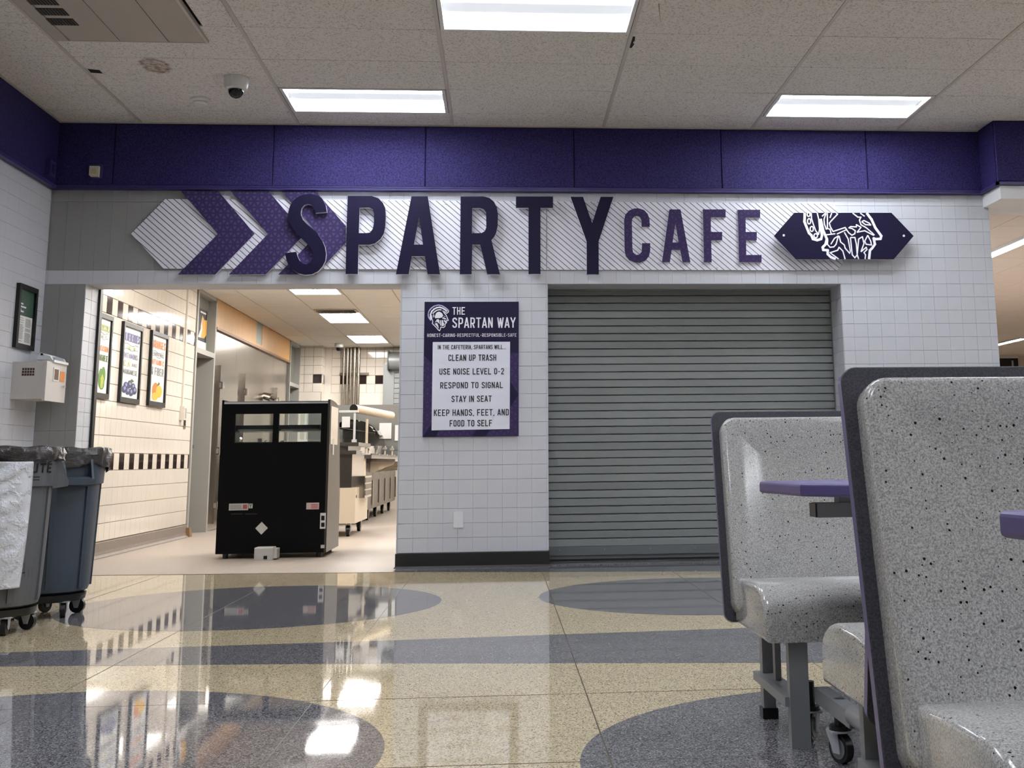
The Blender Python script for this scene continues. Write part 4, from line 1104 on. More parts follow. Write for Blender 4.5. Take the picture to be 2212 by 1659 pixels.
# poster behind the transom
ta = wx(424, 655, XK - 0.078); tb = wx(445, 738, XK - 0.078)
ya, yb = wx(427, 700, XK - 0.078).y, wx(446, 700, XK - 0.078).y
za, zb = 2.14, 2.62
t = empty('transom_poster', (XK - 0.078, (ya + yb) / 2, za), 'black and orange poster in the transom over the kitchen door', 'poster')
mb = MB(); mb.box(XK - 0.079, XK - 0.074, ya, yb, za, zb); mb.build('sheet', M_INKB, t)
mb = MB()
def tp(u, v, d=0.001): return Vector((XK - 0.074 + d, ya + (yb - ya) * u, za + (zb - za) * v))
mb.prism([[tp(u, v) for u, v in ((0.3, 0.28), (0.75, 0.3), (1, 0.4), (1, 0.78), (0.7, 0.75), (0.45, 0.85), (0.3, 0.6))]], (-0.0004, 0, 0)); mb.build('orange_shape', mat('orange_print', rgb(238, 176, 50), 0.5), t)
mb = MB(); mb.prism([[tp(u, v, 0.002) for u, v in ((0.05, 0.28), (0.35, 0.28), (0.5, 0.5), (0.4, 0.78), (0.3, 0.5))]], (-0.0004, 0, 0)); mb.prism([[tp(u, v, 0.002) for u, v in ((0.2, 0.9), (0.85, 0.9), (0.85, 0.94), (0.2, 0.94))]], (-0.0004, 0, 0)); mb.build('white_print', M_PAPER, t)
mb = MB(); mb.prism([[tp(u, v, 0.003) for u, v in ((-0.5, -0.02), (1.0, -0.02), (1.0, 0.2), (-0.5, 0.2))]], (-0.0004, 0, 0)); mb.build('white_card', M_PAPER, t)

cz = 2.42
t = empty('cold_room_front', (XK, 8.1, 0), 'stainless steel walk-in cold room front with latched doors', 'cold room')
pan = [5.56, 6.86, 8.16, 9.46, 10.75]
for a, b in zip(pan[:-1], pan[1:]):
    mb = MB(); mb.box(XK - 0.10, XK - 0.02, a + 0.003, b - 0.003, 0, cz); mb.build('steel_panel', M_STEEL, t)
for (a, b, zt_) in ((5.80, 6.80, 2.0), (7.25, 8.5, 2.0), (9.6, 10.3, 1.95)):
    mb = MB(); mb.box(XK - 0.02, XK + 0.03, a, b, 0.08, zt_); dd = mb.build('cold_door', M_STEEL, t)
    for z in (0.3, 0.95, 1.75):
        mb = MB(); mb.box(XK + 0.03, XK + 0.055, a - 0.06, a + 0.12, z - 0.03, z + 0.03); mb.tube((XK + 0.05, a, z - 0.045), (XK + 0.05, a, z + 0.045), 0.022, 10); mb.build('hinge', M_CHROME, dd)
    mb = MB(); mb.box(XK + 0.03, XK + 0.06, b - 0.12, b - 0.06, 0.95, 1.15); mb.tube((XK + 0.06, b - 0.09, 1.05), (XK + 0.13, b - 0.14, 1.12), 0.015, 8); mb.build('latch', M_CHROME, dd)
p = wx(562, 842, XK + 0.03); mb = MB(); mb.tube((XK + 0.0, 8.7, 1.78), (XK + 0.14, 8.62, 1.74), 0.05, 14, 0.06); mb.tube((XK + 0.14, 8.62, 1.74), (XK + 0.19, 8.6, 1.72), 0.03, 12, 0.02); mb.build('door_bell_lamp', M_CHROME, t)
t = empty('oak_panel', (XK, 8.1, cz), 'long oak panel with grey insert above the steel cold room', 'panel')
mb = MB(); mb.box(XK - 0.10, XK + 0.0, 5.56, 8.0, cz + 0.03, ZK - 0.002); mb.build('oak_board', M_WOOD, t)
mb = MB(); mb.box(XK - 0.10, XK + 0.0, 8.42, 10.74, cz + 0.03, ZK - 0.002); mb.build('oak_board', M_WOOD, t)
mb = MB(); mb.box(XK - 0.10, XK + 0.0, 8.0, 8.42, cz + 0.03, cz + 0.075); mb.build('oak_board', M_WOOD, t)
mb = MB(); mb.box(XK - 0.10, XK - 0.004, 8.0, 8.42, cz + 0.075, ZK - 0.002); mb.build('grey_insert', mat('grey_green_insert', rgb(150, 156, 146), 0.4), t)
mb = MB(); mb.box(XK - 0.10, XK + 0.02, 5.56, 10.74, cz, cz + 0.03); mb.build('bottom_rail', mat('dark_oak_rail', rgb(146, 104, 66), 0.4), t)
# wooden wedge at the door foot
mb = MB(); mb.add([(XK + 0.0, 4.56, 0), (XK + 0.06, 4.56, 0), (XK + 0.06, 4.66, 0), (XK, 4.66, 0), (XK, 4.56, 0.1), (XK + 0.05, 4.57, 0.1), (XK + 0.05, 4.65, 0.1), (XK, 4.66, 0.1)], [(0, 3, 2, 1), (4, 5, 6, 7), (0, 1, 5, 4), (1, 2, 6, 5), (2, 3, 7, 6), (3, 0, 4, 7)])
o = mb.build('corner_block', mat('brown_wood_block', rgb(140, 112, 80), 0.6)); props(o, 'small brown block at the foot of the kitchen door frame', 'block')

# conduit and boxes on the cream wall
yc = wx(398, 760, XK).y
t = empty('conduit', (XK, yc, 1.3), 'thin cream conduit ending in a switch box on the kitchen wall', 'conduit')
mb = MB(); mb.box(XK, XK + 0.018, yc - 0.02, yc + 0.02, 1.40, ZK); mb.build('raceway', M_KT, t)
mb = MB(); mb.box(XK, XK + 0.05, yc - 0.06, yc + 0.045, 1.27, 1.42); mb.build('box', M_KT, t)
mb = MB(); mb.box(XK + 0.05, XK + 0.053, yc - 0.02, yc + 0.03, 1.29, 1.40); mb.build('cover', M_FRAME, t)
p = wx(398, 912, XK)
t = empty('switch_plate', (XK, p.y, p.z - 0.06), 'small steel switch plate under the conduit box on the cream wall', 'switch')
mb = MB(); mb.box(XK, XK + 0.008, p.y - 0.04, p.y + 0.04, p.z - 0.07, p.z + 0.07); mb.build('plate', M_STEEL, t)
mb = MB(); mb.box(XK + 0.008, XK + 0.012, p.y - 0.018, p.y + 0.018, p.z - 0.035, p.z + 0.035); mb.build('rocker', M_BLACK, t)

# ------------------------------------------------------------------ fruit posters
def fruit_poster(corners, lab, kindf):
    cs = [wx(x, y, XK + 0.02) for x, y in corners]      # TL, TR, BR, BL
    y0 = (cs[0].y + cs[3].y) / 2; y1 = (cs[1].y + cs[2].y) / 2
    z1 = (cs[0].z + cs[1].z) / 2; z0 = (cs[2].z + cs[3].z) / 2
    t = empty('framed_poster', (XK + 0.01, (y0 + y1) / 2, z0), lab, 'poster', 'framed produce posters on the kitchen wall')
    wd, ht = y1 - y0, z1 - z0; b = 0.032
    for a in ((y0, y1, z0, z0 + b * 1.5), (y0, y1, z1 - b * 1.2, z1), (y0, y0 + b, z0 + b * 1.5, z1 - b * 1.2), (y1 - b, y1, z0 + b * 1.5, z1 - b * 1.2)):
        mb = MB(); mb.box(XK, XK + 0.03, *a); mb.build('frame_bar', M_BLACK, t)
    mb = MB(); mb.box(XK, XK + 0.012, y0 + b, y1 - b, z0 + b * 1.5, z1 - b * 1.2); mb.build('print', M_PAPER, t)
    U = lambda u, v, d=0.0135: Vector((XK + d, y0 + b + (wd - 2 * b) * u, z0 + b * 1.5 + (ht - 2.7 * b) * v))
    kindf(t, U)
    return t
def ptext(t, U, s, u, v, wd, ht, m, bold=0.125):
    mb = MB(); a = 2.9
    text_mesh(mb, s, wd, ht * a, lambda p: U(p[0], p[1] / a), u, v * a, bold=bold, gap=0.07)
    mb.build('lettering', m, t, fixn=False)
def disc(mb, U, u, v, ru, rv, d, n=16, sq=1.0):
    mb.prism([[U(u + ru * math.cos(2 * math.pi * i / n), v + rv * math.sin(2 * math.pi * i / n) * (sq if math.sin(2 * math.pi * i / n) < 0 else 1), d) for i in range(n)]], (-0.0003, 0, 0))
INK = {k: mat('ink_' + k, c, 0.5) for k, c in dict(lime=rgb(176, 186, 70), orange=rgb(232, 140, 62), olive=rgb(104, 124, 70), indigo=rgb(112, 108, 158), grey=rgb(120, 120, 124), green=rgb(96, 140, 52), leaf=rgb(66, 100, 50), dkblue=rgb(56, 60, 100), ltblue=rgb(140, 146, 190), yellow=rgb(246, 190, 50), dkorange=rgb(226, 126, 36)).items()}
def ribbon(t, U, v, m):
    mb = MB()
    for dv in (0, -0.07):
        pts = [(0.12 + 0.76 * i / 10, (v + dv + 0.012 * math.sin(i * 0.9)) * 2.9) for i in range(11)]
        mb.stroke(pts, 0.018, lambda p: U(p[0], p[1] / 2.9))
    mb.build('ribbon', m, t, fixn=False)
def k_broc(t, U):
    ptext(t, U, 'BROCCOLI', 0.5, 0.83, 0.86, 0.09, INK['lime']); ribbon(t, U, 0.80, INK['olive']); ptext(t, U, 'FULL OF', 0.5, 0.74, 0.5, 0.04, INK['grey'])
    ptext(t, U, 'POTASSIUM', 0.5, 0.56, 0.86, 0.075, INK['orange']); ptext(t, U, 'MANGANESE', 0.5, 0.43, 0.86, 0.085, INK['olive'])
    mb = MB(); disc(mb, U, 0.42, 0.2, 0.2, 0.13, 0.014); disc(mb, U, 0.62, 0.24, 0.2, 0.12, 0.0142); disc(mb, U, 0.55, 0.13, 0.22, 0.08, 0.0144); mb.build('broccoli_crown', INK['green'], t)
    mb = MB(); mb.prism([[U(u, v, 0.0148) for u, v in ((0.45, 0.07), (0.62, 0.07), (0.7, 0.2), (0.55, 0.26), (0.42, 0.2))]], (-0.0003, 0, 0)); mb.build('broccoli_stem', INK['lime'], t)
def k_blue(t, U):
    ptext(t, U, 'BLUEBERRIES', 0.5, 0.80, 0.9, 0.12, INK['indigo']); ribbon(t, U, 0.755, INK['olive']); ptext(t, U, 'FULL OF', 0.5, 0.69, 0.5, 0.045, INK['lime'])
    ptext(t, U, 'VITAMINS', 0.5, 0.56, 0.78, 0.075, INK['indigo']); ptext(t, U, 'C,K', 0.3, 0.44, 0.38, 0.085, INK['lime']); ptext(t, U, 'AND', 0.72, 0.455, 0.3, 0.05, INK['grey'])
    ptext(t, U, 'MANGANESE', 0.5, 0.335, 0.82, 0.07, INK['grey'])
    for i, (u, v) in enumerate(((0.3, 0.17), (0.52, 0.2), (0.72, 0.17), (0.42, 0.10), (0.62, 0.09), (0.22, 0.12), (0.8, 0.12))):
        mb = MB(); disc(mb, U, u, v, 0.13, 0.055, 0.014 + i * 0.0003); o_ = mb.build('blueberry', INK['dkblue'], t)
        mb = MB(); disc(mb, U, u + 0.02, v + 0.012, 0.06, 0.025, 0.0142 + i * 0.0003); mb.build('highlight', INK['ltblue'], o_)
    mb = MB(); mb.prism([[U(u, v, 0.0165) for u, v in ((0.45, 0.23), (0.6, 0.28), (0.75, 0.25), (0.6, 0.22))]], (-0.0003, 0, 0)); mb.build('leaf', INK['leaf'], t)
def k_orange(t, U):
    ptext(t, U, 'ORANGES', 0.5, 0.81, 0.88, 0.12, INK['orange']); ribbon(t, U, 0.755, INK['grey']); ptext(t, U, 'PACKED WITH', 0.5, 0.70, 0.7, 0.045, INK['grey'])
    ptext(t, U, 'VITAMIN C', 0.5, 0.56, 0.8, 0.08, INK['orange']); ptext(t, U, '& FIBER', 0.5, 0.40, 0.82, 0.12, INK['grey'], 0.1)
    mb = MB(); disc(mb, U, 0.42, 0.17, 0.22, 0.12, 0.014); mb.build('orange_fruit', INK['dkorange'], t)
    mb = MB(); disc(mb, U, 0.66, 0.165, 0.21, 0.095, 0.0145); mb.build('orange_half', INK['yellow'], t)
    mb = MB(); disc(mb, U, 0.4, 0.08, 0.2, 0.06, 0.0148); mb.build('orange_slice', INK['yellow'], t)
    mb = MB(); mb.prism([[U(u, v, 0.015) for u, v in ((0.5, 0.25), (0.62, 0.31), (0.7, 0.28), (0.58, 0.25))]], (-0.0003, 0, 0)); mb.build('leaf', INK['leaf'], t)
fruit_poster([(213.5, 674), (244, 685), (233, 863), (203.5, 860)], 'black framed broccoli poster, the leftmost on the cream wall', k_broc)
fruit_poster([(267.8, 693), (308.5, 708.6), (299.4, 873), (257, 869.5)], 'black framed blueberries poster in the middle of the cream wall', k_blue)
fruit_poster([(329, 712), (363.6, 726.7), (355, 880), (319.3, 877)], 'black framed oranges poster nearest the kitchen door', k_orange)

# ------------------------------------------------------------------ shapes with rounded edges
def rr(u0, u1, v0, v1, r, i=0.0, n=6):
    u0 += i; u1 -= i; v0 += i; v1 -= i; r = max(r - i, 0.004)
    out = []
    for cx, cy, a in ((u1 - r, v0 + r, -90), (u1 - r, v1 - r, 0), (u0 + r, v1 - r, 90), (u0 + r, v0 + r, 180)):
        out += [(cx + r * math.cos(R_(a + 90 * k / n)), cy + r * math.sin(R_(a + 90 * k / n))) for k in range(n + 1)]
    return out
def offset_poly(p, d):
    n = len(p); out = []
    for i in range(n):
        a, b, c = Vector(p[i - 1]), Vector(p[i]), Vector(p[(i + 1) % n])
        e1 = (b - a).normalized(); e2 = (c - b).normalized()
        n1 = Vector((-e1.y, e1.x)); n2 = Vector((-e2.y, e2.x))
        m = (n1 + n2).normalized(); k = d / max(0.35, m.dot(n1))
        out.append(tuple(b + m * k))
    return out
def sections(mb, rings, to3, cap0=True, cap1=True, mi=0):
    """rings: list of (points2d, w), joined by quads"""
    n = len(rings[0][0]); vs = []
    for pts, w_ in rings: vs += [to3(u, v, w_) for u, v in pts]
    fs = []
    for j in range(len(rings) - 1):
        fs += [(j * n + i, j * n + (i + 1) % n, (j + 1) * n + (i + 1) % n, (j + 1) * n + i) for i in range(n)]
    if cap0: fs.append(tuple(range(n - 1, -1, -1)))
    if cap1: fs.append(tuple(range((len(rings) - 1) * n, len(rings) * n)))
    return mb.add(vs, fs, mi)
def rounding(r, n=5):
    """(inset, w) pairs of a quarter round edge starting at the outside"""
    return [(r * (1 - math.cos(R_(90 * k / n))), r * math.sin(R_(90 * k / n))) for k in range(n + 1)]

# ------------------------------------------------------------------ booth seating (unit of two benches and a table on casters)
BX = 0.690; BW = 1.22; BT = (-5.42, 0.940); BB = (-5.565, 0.288); TCY = -6.29
def bench(t, s):
    """s = -1: far bench facing the viewer; s = +1: bench facing away. mirrored about TCY"""
    fy = (lambda y: y) if s < 0 else (lambda y: 2 * TCY - y)
    top = Vector((0, BT[0], BT[1])); bot = Vector((0, BB[0], BB[1]))
    up = (top - bot).normalized(); L = (top - bot).length
    nrm = Vector((0, -up.z, up.y))                    # towards the sitter
    def m3(u, v, w_):
        p = bot + up * v + nrm * (w_ * (1 + 0.85 * (1 - v / L)) if w_ > 0 else w_)
        return Vector((BX + u, fy(p.y), p.z))
    mb = MB(); sections(mb, [(rr(0, BW, 0, L, 0.028), -0.022), (rr(0, BW, 0, L, 0.028), -0.002), (rr(0, BW, 0, L, 0.028, 0.002), 0.0)], m3)
    o = mb.build('back_board', [M_CHAR, M_PEDGE], t, 30)
    for p in o.data.polygons:
        if p.index < len(rr(0, BW, 0, L, 0.028)): p.material_index = 1
    mb = MB(); rg = []
    R0 = lambda i: rr(0.022, BW - 0.022, 0.012, L - 0.030, 0.045, i)
    rg.append((R0(0.0), 0.0)); rg.append((R0(0.0), 0.033))
    for i, w_ in rounding(0.013)[1:]: rg.append((R0(i), 0.033 + w_))
    for i, w_ in ((0.04, 0.0455), (0.07, 0.043), (0.11, 0.037), (0.17, 0.034), (0.26, 0.033)): rg.append((R0(i), w_))
    sections(mb, rg, m3, cap0=False); mb.build('back_shell', M_FIB, t, 40)
    # seat
    yb, yn, zb, zt = -5.555, -5.995, 0.285, 0.432
    r = 0.055; prof = [(yb, zb), (yn + 0.012, zb), (yn, zb + 0.012)]
    prof = [(yn, zb), (yb, zb), (yb, zt - 0.016), (yb - 0.08, zt - 0.007), (yb - 0.18, zt - 0.001)]
    prof += [(yn + 0.16 + 0.16 * math.cos(R_(a)), zt - 0.07 + 0.07 * math.sin(R_(a))) for a in (95, 110, 125, 140, 155, 168, 180)]
    prof = [(p[0], p[1]) for p in prof]
    # make the loop counter-clockwise so positive offsets go inwards
    ar = sum(a[0] * b[1] - b[0] * a[1] for a, b in zip(prof, prof[1:] + prof[:1]))
    if ar < 0: prof = prof[::-1]
    x0, x1 = BX + 0.034, BX + BW - 0.034; rg = []
    rd = rounding(0.015)
    for i, w_ in rd[::-1]: rg.append((offset_poly(prof, i), x0 + 0.015 - w_))
    for i, w_ in rd: rg.append((offset_poly(prof, i), x1 - 0.015 + w_))
    mb = MB(); sections(mb, rg, lambda u, v, w_: Vector((w_, fy(u), v))); mb.build('seat', M_FIB, t, 42)
    # legs and rail under the seat
    for x in (BX + 0.105, BX + BW - 0.155):
        yl, yr = -5.945, -5.545
        mb = MB(); mb.box(x, x + 0.054, min(fy(yl - 0.012), fy(yl + 0.02)), max(fy(yl - 0.012), fy(yl + 0.02)), 0.0, 0.29); mb.build('leg', M_GFRAME, t)
        mb = MB(); mb.box(x + 0.008, x + 0.046, min(fy(yr - 0.02), fy(yr + 0.02)), max(fy(yr - 0.02), fy(yr + 0.02)), 0.03, 0.29); lg = mb.build('leg', M_GFRAME, t)
        mb = MB(); mb.box(x + 0.003, x + 0.051, min(fy(yr - 0.026), fy(yr + 0.026)), max(fy(yr - 0.026), fy(yr + 0.026)), 0.0, 0.032); mb.build('foot', M_BLACK, lg)
        mb = MB(); mb.box(x - 0.012, x + 0.05, min(fy(yl), fy(yr + 0.03)), max(fy(yl), fy(yr + 0.03)), 0.108, 0.134); mb.build('stretcher', M_GFRAME, t)
        mb = MB(); mb.box(x + 0.020, x + 0.038, min(fy(-5.66), fy(-5.69)), max(fy(-5.66), fy(-5.69)), 0.1, 0.29); mb.build('post', M_GFRAME, t)
def caster(t, x, y, ang=0.0, r=0.037):
    c_ = Vector((x, y, r)); ax = Vector((math.cos(ang), math.sin(ang), 0))
    mb = MB(); mb.tube(c_ - ax * 0.011, c_ + ax * 0.011, r, 24); wl_ = mb.build('caster_wheel', M_BLACK, t, 40)
    mb = MB(); mb.tube(c_ - ax * 0.013, c_ + ax * 0.013, r * 0.72, 20); mb.tube(c_ - ax * 0.015, c_ + ax * 0.015, r * 0.2, 10); mb.build('hub', mat('grey_wheel_hub', rgb(130, 132, 134), 0.4), wl_, 40)
    mb = MB(); pd = Vector((-ax.y, ax.x, 0))
    for sgn in (-1, 1):
        b = c_ + ax * 0.018 * sgn
        mb.prism([[b + pd * -0.014 + Vector((0, 0, -0.012)), b + pd * 0.012 + Vector((0, 0, -0.012)), b + pd * 0.04 + Vector((0, 0, r + 0.006)), b + pd * -0.005 + Vector((0, 0, r + 0.006))]], ax * 0.003)
    mb.box(x - 0.03, x + 0.03, y - 0.03, y + 0.03, 2 * r + 0.004, 2 * r + 0.009)
    mb.build('fork', M_ZINC, t)
    mb = MB(); mb.tube((x, y, 2 * r + 0.008), (x, y, 2 * r + 0.02), 0.03, 16); mb.tube((x, y, 2 * r + 0.02), (x, y, 0.16), 0.016, 12); mb.build('stem', M_BLACK, t)
t = empty('booth_table', (BX + BW / 2, TCY, 0), 'speckled grey booth unit with purple table, the farther one', 'booth', 'booth units on the right')
bench(t, -1); bench(t, 1)
zt = 0.724
tp_ = [(0.86, -5.965), (0.705, -6.075), (0.728, -6.44), (0.87, -6.63), (1.73, -6.63), (1.872, -6.44), (1.895, -6.075), (1.74, -5.965)]
mb = MB(); rg = []
ar = sum(a[0] * b[1] - b[0] * a[1] for a, b in zip(tp_, tp_[1:] + tp_[:1]))
if ar < 0: tp_ = tp_[::-1]
rd = rounding(0.007, 3)
for i, w_ in rd[::-1]: rg.append((offset_poly(tp_, i), zt - 0.031 + 0.007 - w_))
for i, w_ in rd: rg.append((offset_poly(tp_, i), zt - 0.007 + w_))
sections(mb, rg, lambda u, v, w_: Vector((u, v, w_))); mb.build('table_top', M_TTOP, t, 12)
mb = MB(); mb.box(0.80, 1.80, TCY - 0.03, TCY + 0.03, 0.636, 0.672); bm_ = mb.build('beam', M_GFRAME, t)
mb = MB(); mb.box(0.795, 0.80, TCY - 0.03, TCY + 0.03, 0.637, 0.671); mb.build('end_cap', M_BLACK, bm_)
for x in (0.86, 1.69):
    mb = MB(); mb.box(x, x + 0.05, TCY - 0.025, TCY + 0.025, 0.672, zt - 0.03); mb.build('bracket', M_GFRAME, t)
for x in (1.02, 1.53):
    mb = MB(); mb.box(x, x + 0.05, TCY - 0.03, TCY + 0.03, 0.12, 0.64); mb.build('column', M_GFRAME, t)
mb = MB(); mb.box(0.90, 1.70, TCY - 0.035, TCY + 0.035, 0.10, 0.15); mb.build('base_rail', M_GFRAME, t)
for x in (0.885, 1.66):
    mb = MB(); mb.tube((x, TCY + 0.02, 0.148), (x, -7.0, 0.148), 0.026, 18); mb.build('base_tube', M_GFRAME, t, 40)
    mb = MB(); mb.box(x - 0.02, x + 0.02, -5.95, TCY, 0.12, 0.16); mb.build('base_bar', M_GFRAME, t)
caster(t, 0.888, -6.12, R_(25)); caster(t, 0.872, -5.86, R_(-30)); caster(t, 1.68, -6.12, R_(10)); caster(t, 1.68, -6.5, R_(-20)); caster(t, 0.895, -6.55, R_(5))
# second unit: copy, one bay nearer to the viewer
t2 = copy_tree(t)
t2.location = t.location + Vector((-0.110, -1.935, 0))
for ch_ in t2.children:
    if ch_.name.startswith('table_top'): ch_.location.x -= 0.022
t2['label'] = 'speckled grey booth unit nearest the viewer at the right edge'

# ------------------------------------------------------------------ waste containers on dollies
def waste_can(cx, cy, m, lab, handle_ang, brand, rscale=1.0, zadd=0.0, ll=1.0):
    c0 = Vector((cx, cy, 0))
    t = empty('waste_container', c0, lab, 'trash can', 'waste containers by the left wall')
    zb = 0.122; H = 0.748 + zadd; rb, rt = 0.222 * rscale, 0.25 * rscale
    def rad(r, z, th, j): return r
    def R(z): return rb + (rt - rb) * ((z - zb) / H)
    zc = zb + H * 0.76
    prof = [(0.0, zb), (R(zb) - 0.03, zb), (R(zb) - 0.008, zb + 0.012), (R(zb), zb + 0.04)]
    prof += [(R(zb + H * q), zb + H * q) for q in (0.2, 0.4, 0.6, 0.755)]
    prof += [(R(zc) + 0.018, zc + 0.004), (R(zb + H) + 0.018, zb + H - 0.03), (R(zb + H) + 0.03, zb + H - 0.025), (R(zb + H) + 0.03, zb + H), (R(zb + H) + 0.01, zb + H), (R(zb + H) - 0.005, zb + H - 0.02), (rb - 0.02, zb + 0.03), (0.0, zb + 0.03)]
    mb = MB(); mb.lathe(c0, prof, 48); mb.build('body', m, t, 35)
    for k in range(8):
        a = handle_ang + R_(22.5 + 45 * k); ca, sa = math.cos(a), math.sin(a); tx = Vector((-sa, ca, 0)); er = Vector((ca, sa, 0))
        mb = MB(); z0, z1 = zb + 0.03, zc
        p0 = c0 + er * (R(z0) - 0.004); p1 = c0 + er * (R(z1) - 0.004)
        q = [p0 - tx * 0.016, p0 + tx * 0.016, p1 + tx * 0.020, p1 - tx * 0.020]
        z_ = [z0, z0, z1, z1]
        base = [Vector((v.x, v.y, z)) for v, z in zip(q, z_)]
        mb.prism([[v + er * 0.012 + tx * (0.006 if i in (0, 3) else -0.006) for i, v in enumerate(base)]], er * -0.016); mb.build('rib', m, t)
    for a in (handle_ang, handle_ang + math.pi):
        er = Vector((math.cos(a), math.sin(a), 0)); tx = Vector((-er.y, er.x, 0))
        z1 = zb + H - 0.045; z0 = z1 - 0.135; rr_ = R(z1) + 0.012
        P = lambda u, d, z: c0 + er * (rr_ + d) + tx * u + Vector((0, 0, z))
        mb = MB()
        for sgn in (-1, 1):
            u = 0.085 * sgn
            mb.prism([[P(u, -0.02, z1), P(u, 0.012, z1), P(u * 0.92, 0.055, z0 + 0.02), P(u * 0.92, 0.05, z0), P(u, -0.02, z0 - 0.01)]], tx * (0.012 * -sgn))
        mb.prism([[P(-0.08, 0.028, z0 + 0.042), P(-0.08, 0.055, z0 + 0.03), P(-0.08, 0.052, z0), P(-0.08, -0.015, z0 - 0.01), P(-0.08, -0.015, z0 + 0.004), P(-0.08, 0.03, z0 + 0.012)]], tx * 0.16)
        mb.build('handle', m, t)
    # liner folded over the rim
    rnd = random.Random(int(cx * 1000))
    ph = [rnd.uniform(0, 6.28) for _ in range(6)]
    def rad2(r, z, th, j):
        return r + 0.006 * math.sin(7 * th + ph[0] + j) + 0.005 * math.sin(17 * th + ph[1] + 2 * j) + 0.003 * math.sin(31 * th + ph[2])
    zt_ = zb + H
    pl = [(R(zt_) - 0.03, zt_ - 0.1), (R(zt_) - 0.012, zt_ - 0.01), (R(zt_) + 0.012, zt_ + 0.016), (R(zt_) + 0.036, zt_ + 0.010), (R(zt_) + 0.042, zt_ - 0.02), (R(zt_) + 0.036, zt_ - 0.05 * ll), (R(zt_) + 0.038, zt_ - 0.08 * ll), (R(zt_) + 0.03, zt_ - 0.095 * ll)]
    mb = MB(); mb.lathe(c0, pl, 96, rad=rad2)
    for i, v in enumerate(mb.v):
        th = math.atan2(v.y - cy, v.x - cx)
        if v.z < zt_ - 0.04 * ll: v.z += 0.022 * ll * ll * math.sin(3 * th + ph[3]) + 0.008 * math.sin(11 * th + ph[4])
        else: v.z += 0.004 * math.sin(9 * th + ph[5])
    mb.build('bin_liner', M_LINER, t, 60)
    # dolly
    mb = MB(); mb.lathe(c0, [(0, 0.08), (0.19, 0.08), (0.205, 0.086), (0.212, 0.118), (0.20, 0.121), (0, 0.121)], 32); dl = mb.build('dolly', M_BLACK, t, 35)
    for k in range(5):
        a = handle_ang + R_(8 + 72 * k); ex = Vector((math.cos(a), math.sin(a), 0)); w0 = c0 + ex * 0.175
        r = 0.040; ax = Vector((math.cos(a + 0.9), math.sin(a + 0.9), 0)); cw = w0 + Vector((0, 0, r))
        mb = MB(); mb.tube(cw - ax * 0.012, cw + ax * 0.012, r, 22); wh = mb.build('caster_wheel', M_BLACK, dl, 40)
        mb = MB(); pd = Vector((-ax.y, ax.x, 0))
        for sgn in (-1, 1):
            b = cw + ax * 0.016 * sgn
            mb.prism([[b + pd * -0.010 + Vector((0, 0, -0.012)), b + pd * 0.010 + Vector((0, 0, -0.012)), b + pd * 0.030 + Vector((0, 0, r + 0.002)), b + pd * -0.024 + Vector((0, 0, r + 0.002))]], ax * 0.003 * sgn)
            mb.tube(cw - ax * 0.02, cw + ax * 0.02, 0.006, 8)
        mb.box(w0.x - 0.03, w0.x + 0.03, w0.y - 0.03, w0.y + 0.03, 0.078, 0.086)
        mb.build('fork', M_ZINC, dl)
    if brand:
        rs = R(zt_) + 0.0205
        def cyl(p):
            th = p[0] / rs; r_ = rs + (p[1] - zt_ + 0.03) * 0.06
            return c0 + Vector((r_ * math.cos(th), r_ * math.sin(th), p[1]))
        a0 = R_(-33) * rs; h_ = 0.044; x = a0 - 0.118
        mb = MB()
        for ch_ in 'BRUTE':
            for st in GLYPH[ch_]:
                mb.stroke([(x + p[0] * 0.088, zt_ - 0.112 + p[1] * h_) for p in st], 0.0095, cyl)
            x += 0.048
        mb.build('embossed_name', M_INKB, t, fixn=False)
        mb = MB()
        for dz in (0, -0.014): mb.stroke([(a0 - 0.02, zt_ - 0.132 + dz), (a0 + 0.03, zt_ - 0.132 + dz)], 0.005, cyl)
        mb.build('embossed_mark', M_INKB, t, fixn=False)
    return t, R, zb, H
can1, _, _, _ = waste_can(-2.462, -2.49, M_CAN1, 'bluish grey waste container on a dolly, the rear right one', R_(-45), False, 1.0)
can2, R2, zb2, H2 = waste_can(-2.488, -3.13, M_CAN2, 'worn grey waste container on a dolly with white film hung on it', R_(20), True, 1.0, 0.0, 0.68)
# marker scribble on the front container
c2 = Vector((-2.488, -3.13, 0))
def scyl(p): return c2 + Vector(((R2(p[1]) + 0.002) * math.cos(p[0]), (R2(p[1]) + 0.002) * math.sin(p[0]), p[1]))
mb = MB()
for st in ([(-0.66, 0.265), (-0.62, 0.325), (-0.57, 0.33), (-0.53, 0.265)], [(-0.65, 0.285), (-0.53, 0.288)], [(-0.44, 0.305), (-0.435, 0.265)], [(-0.34, 0.31), (-0.335, 0.265)]): mb.stroke(st, 0.006, scyl)
mb.build('marker_scribble', M_INKB, can2, fixn=False)
# white film hung over its front
rnd = random.Random(3)
NU, NV = 44, 60; vs = []; fs = []
zt_ = zb2 + H2
amp = [(rnd.uniform(4, 22), rnd.uniform(4, 26), rnd.uniform(0, 6.28), rnd.uniform(0.001, 0.0045)) for _ in range(26)]
for j in range(NV + 1):
    v = j / NV; z = zt_ - 0.058 - v * 0.587
    for i in range(NU + 1):
        u = i / NU; th = R_(-150 + (150 - 36.5) * u) - 0.05 * v * u
        r = R2(max(z, zb2)) + 0.028 + 0.012 * math.sin(v * 3.1)
        d = 1.5 * (1 - u ** 12) * sum(a * abs(math.sin(fu * u + fv * v + p)) for fu, fv, p, a in amp)
        vs.append(Vector((c2.x + (r + d * 0.9) * math.cos(th), c2.y + (r + d * 0.9) * math.sin(th), z)))
for j in range(NV):
    for i in range(NU):
        a = j * (NU + 1) + i; fs.append((a, a + 1, a + NU + 2, a + NU + 1))
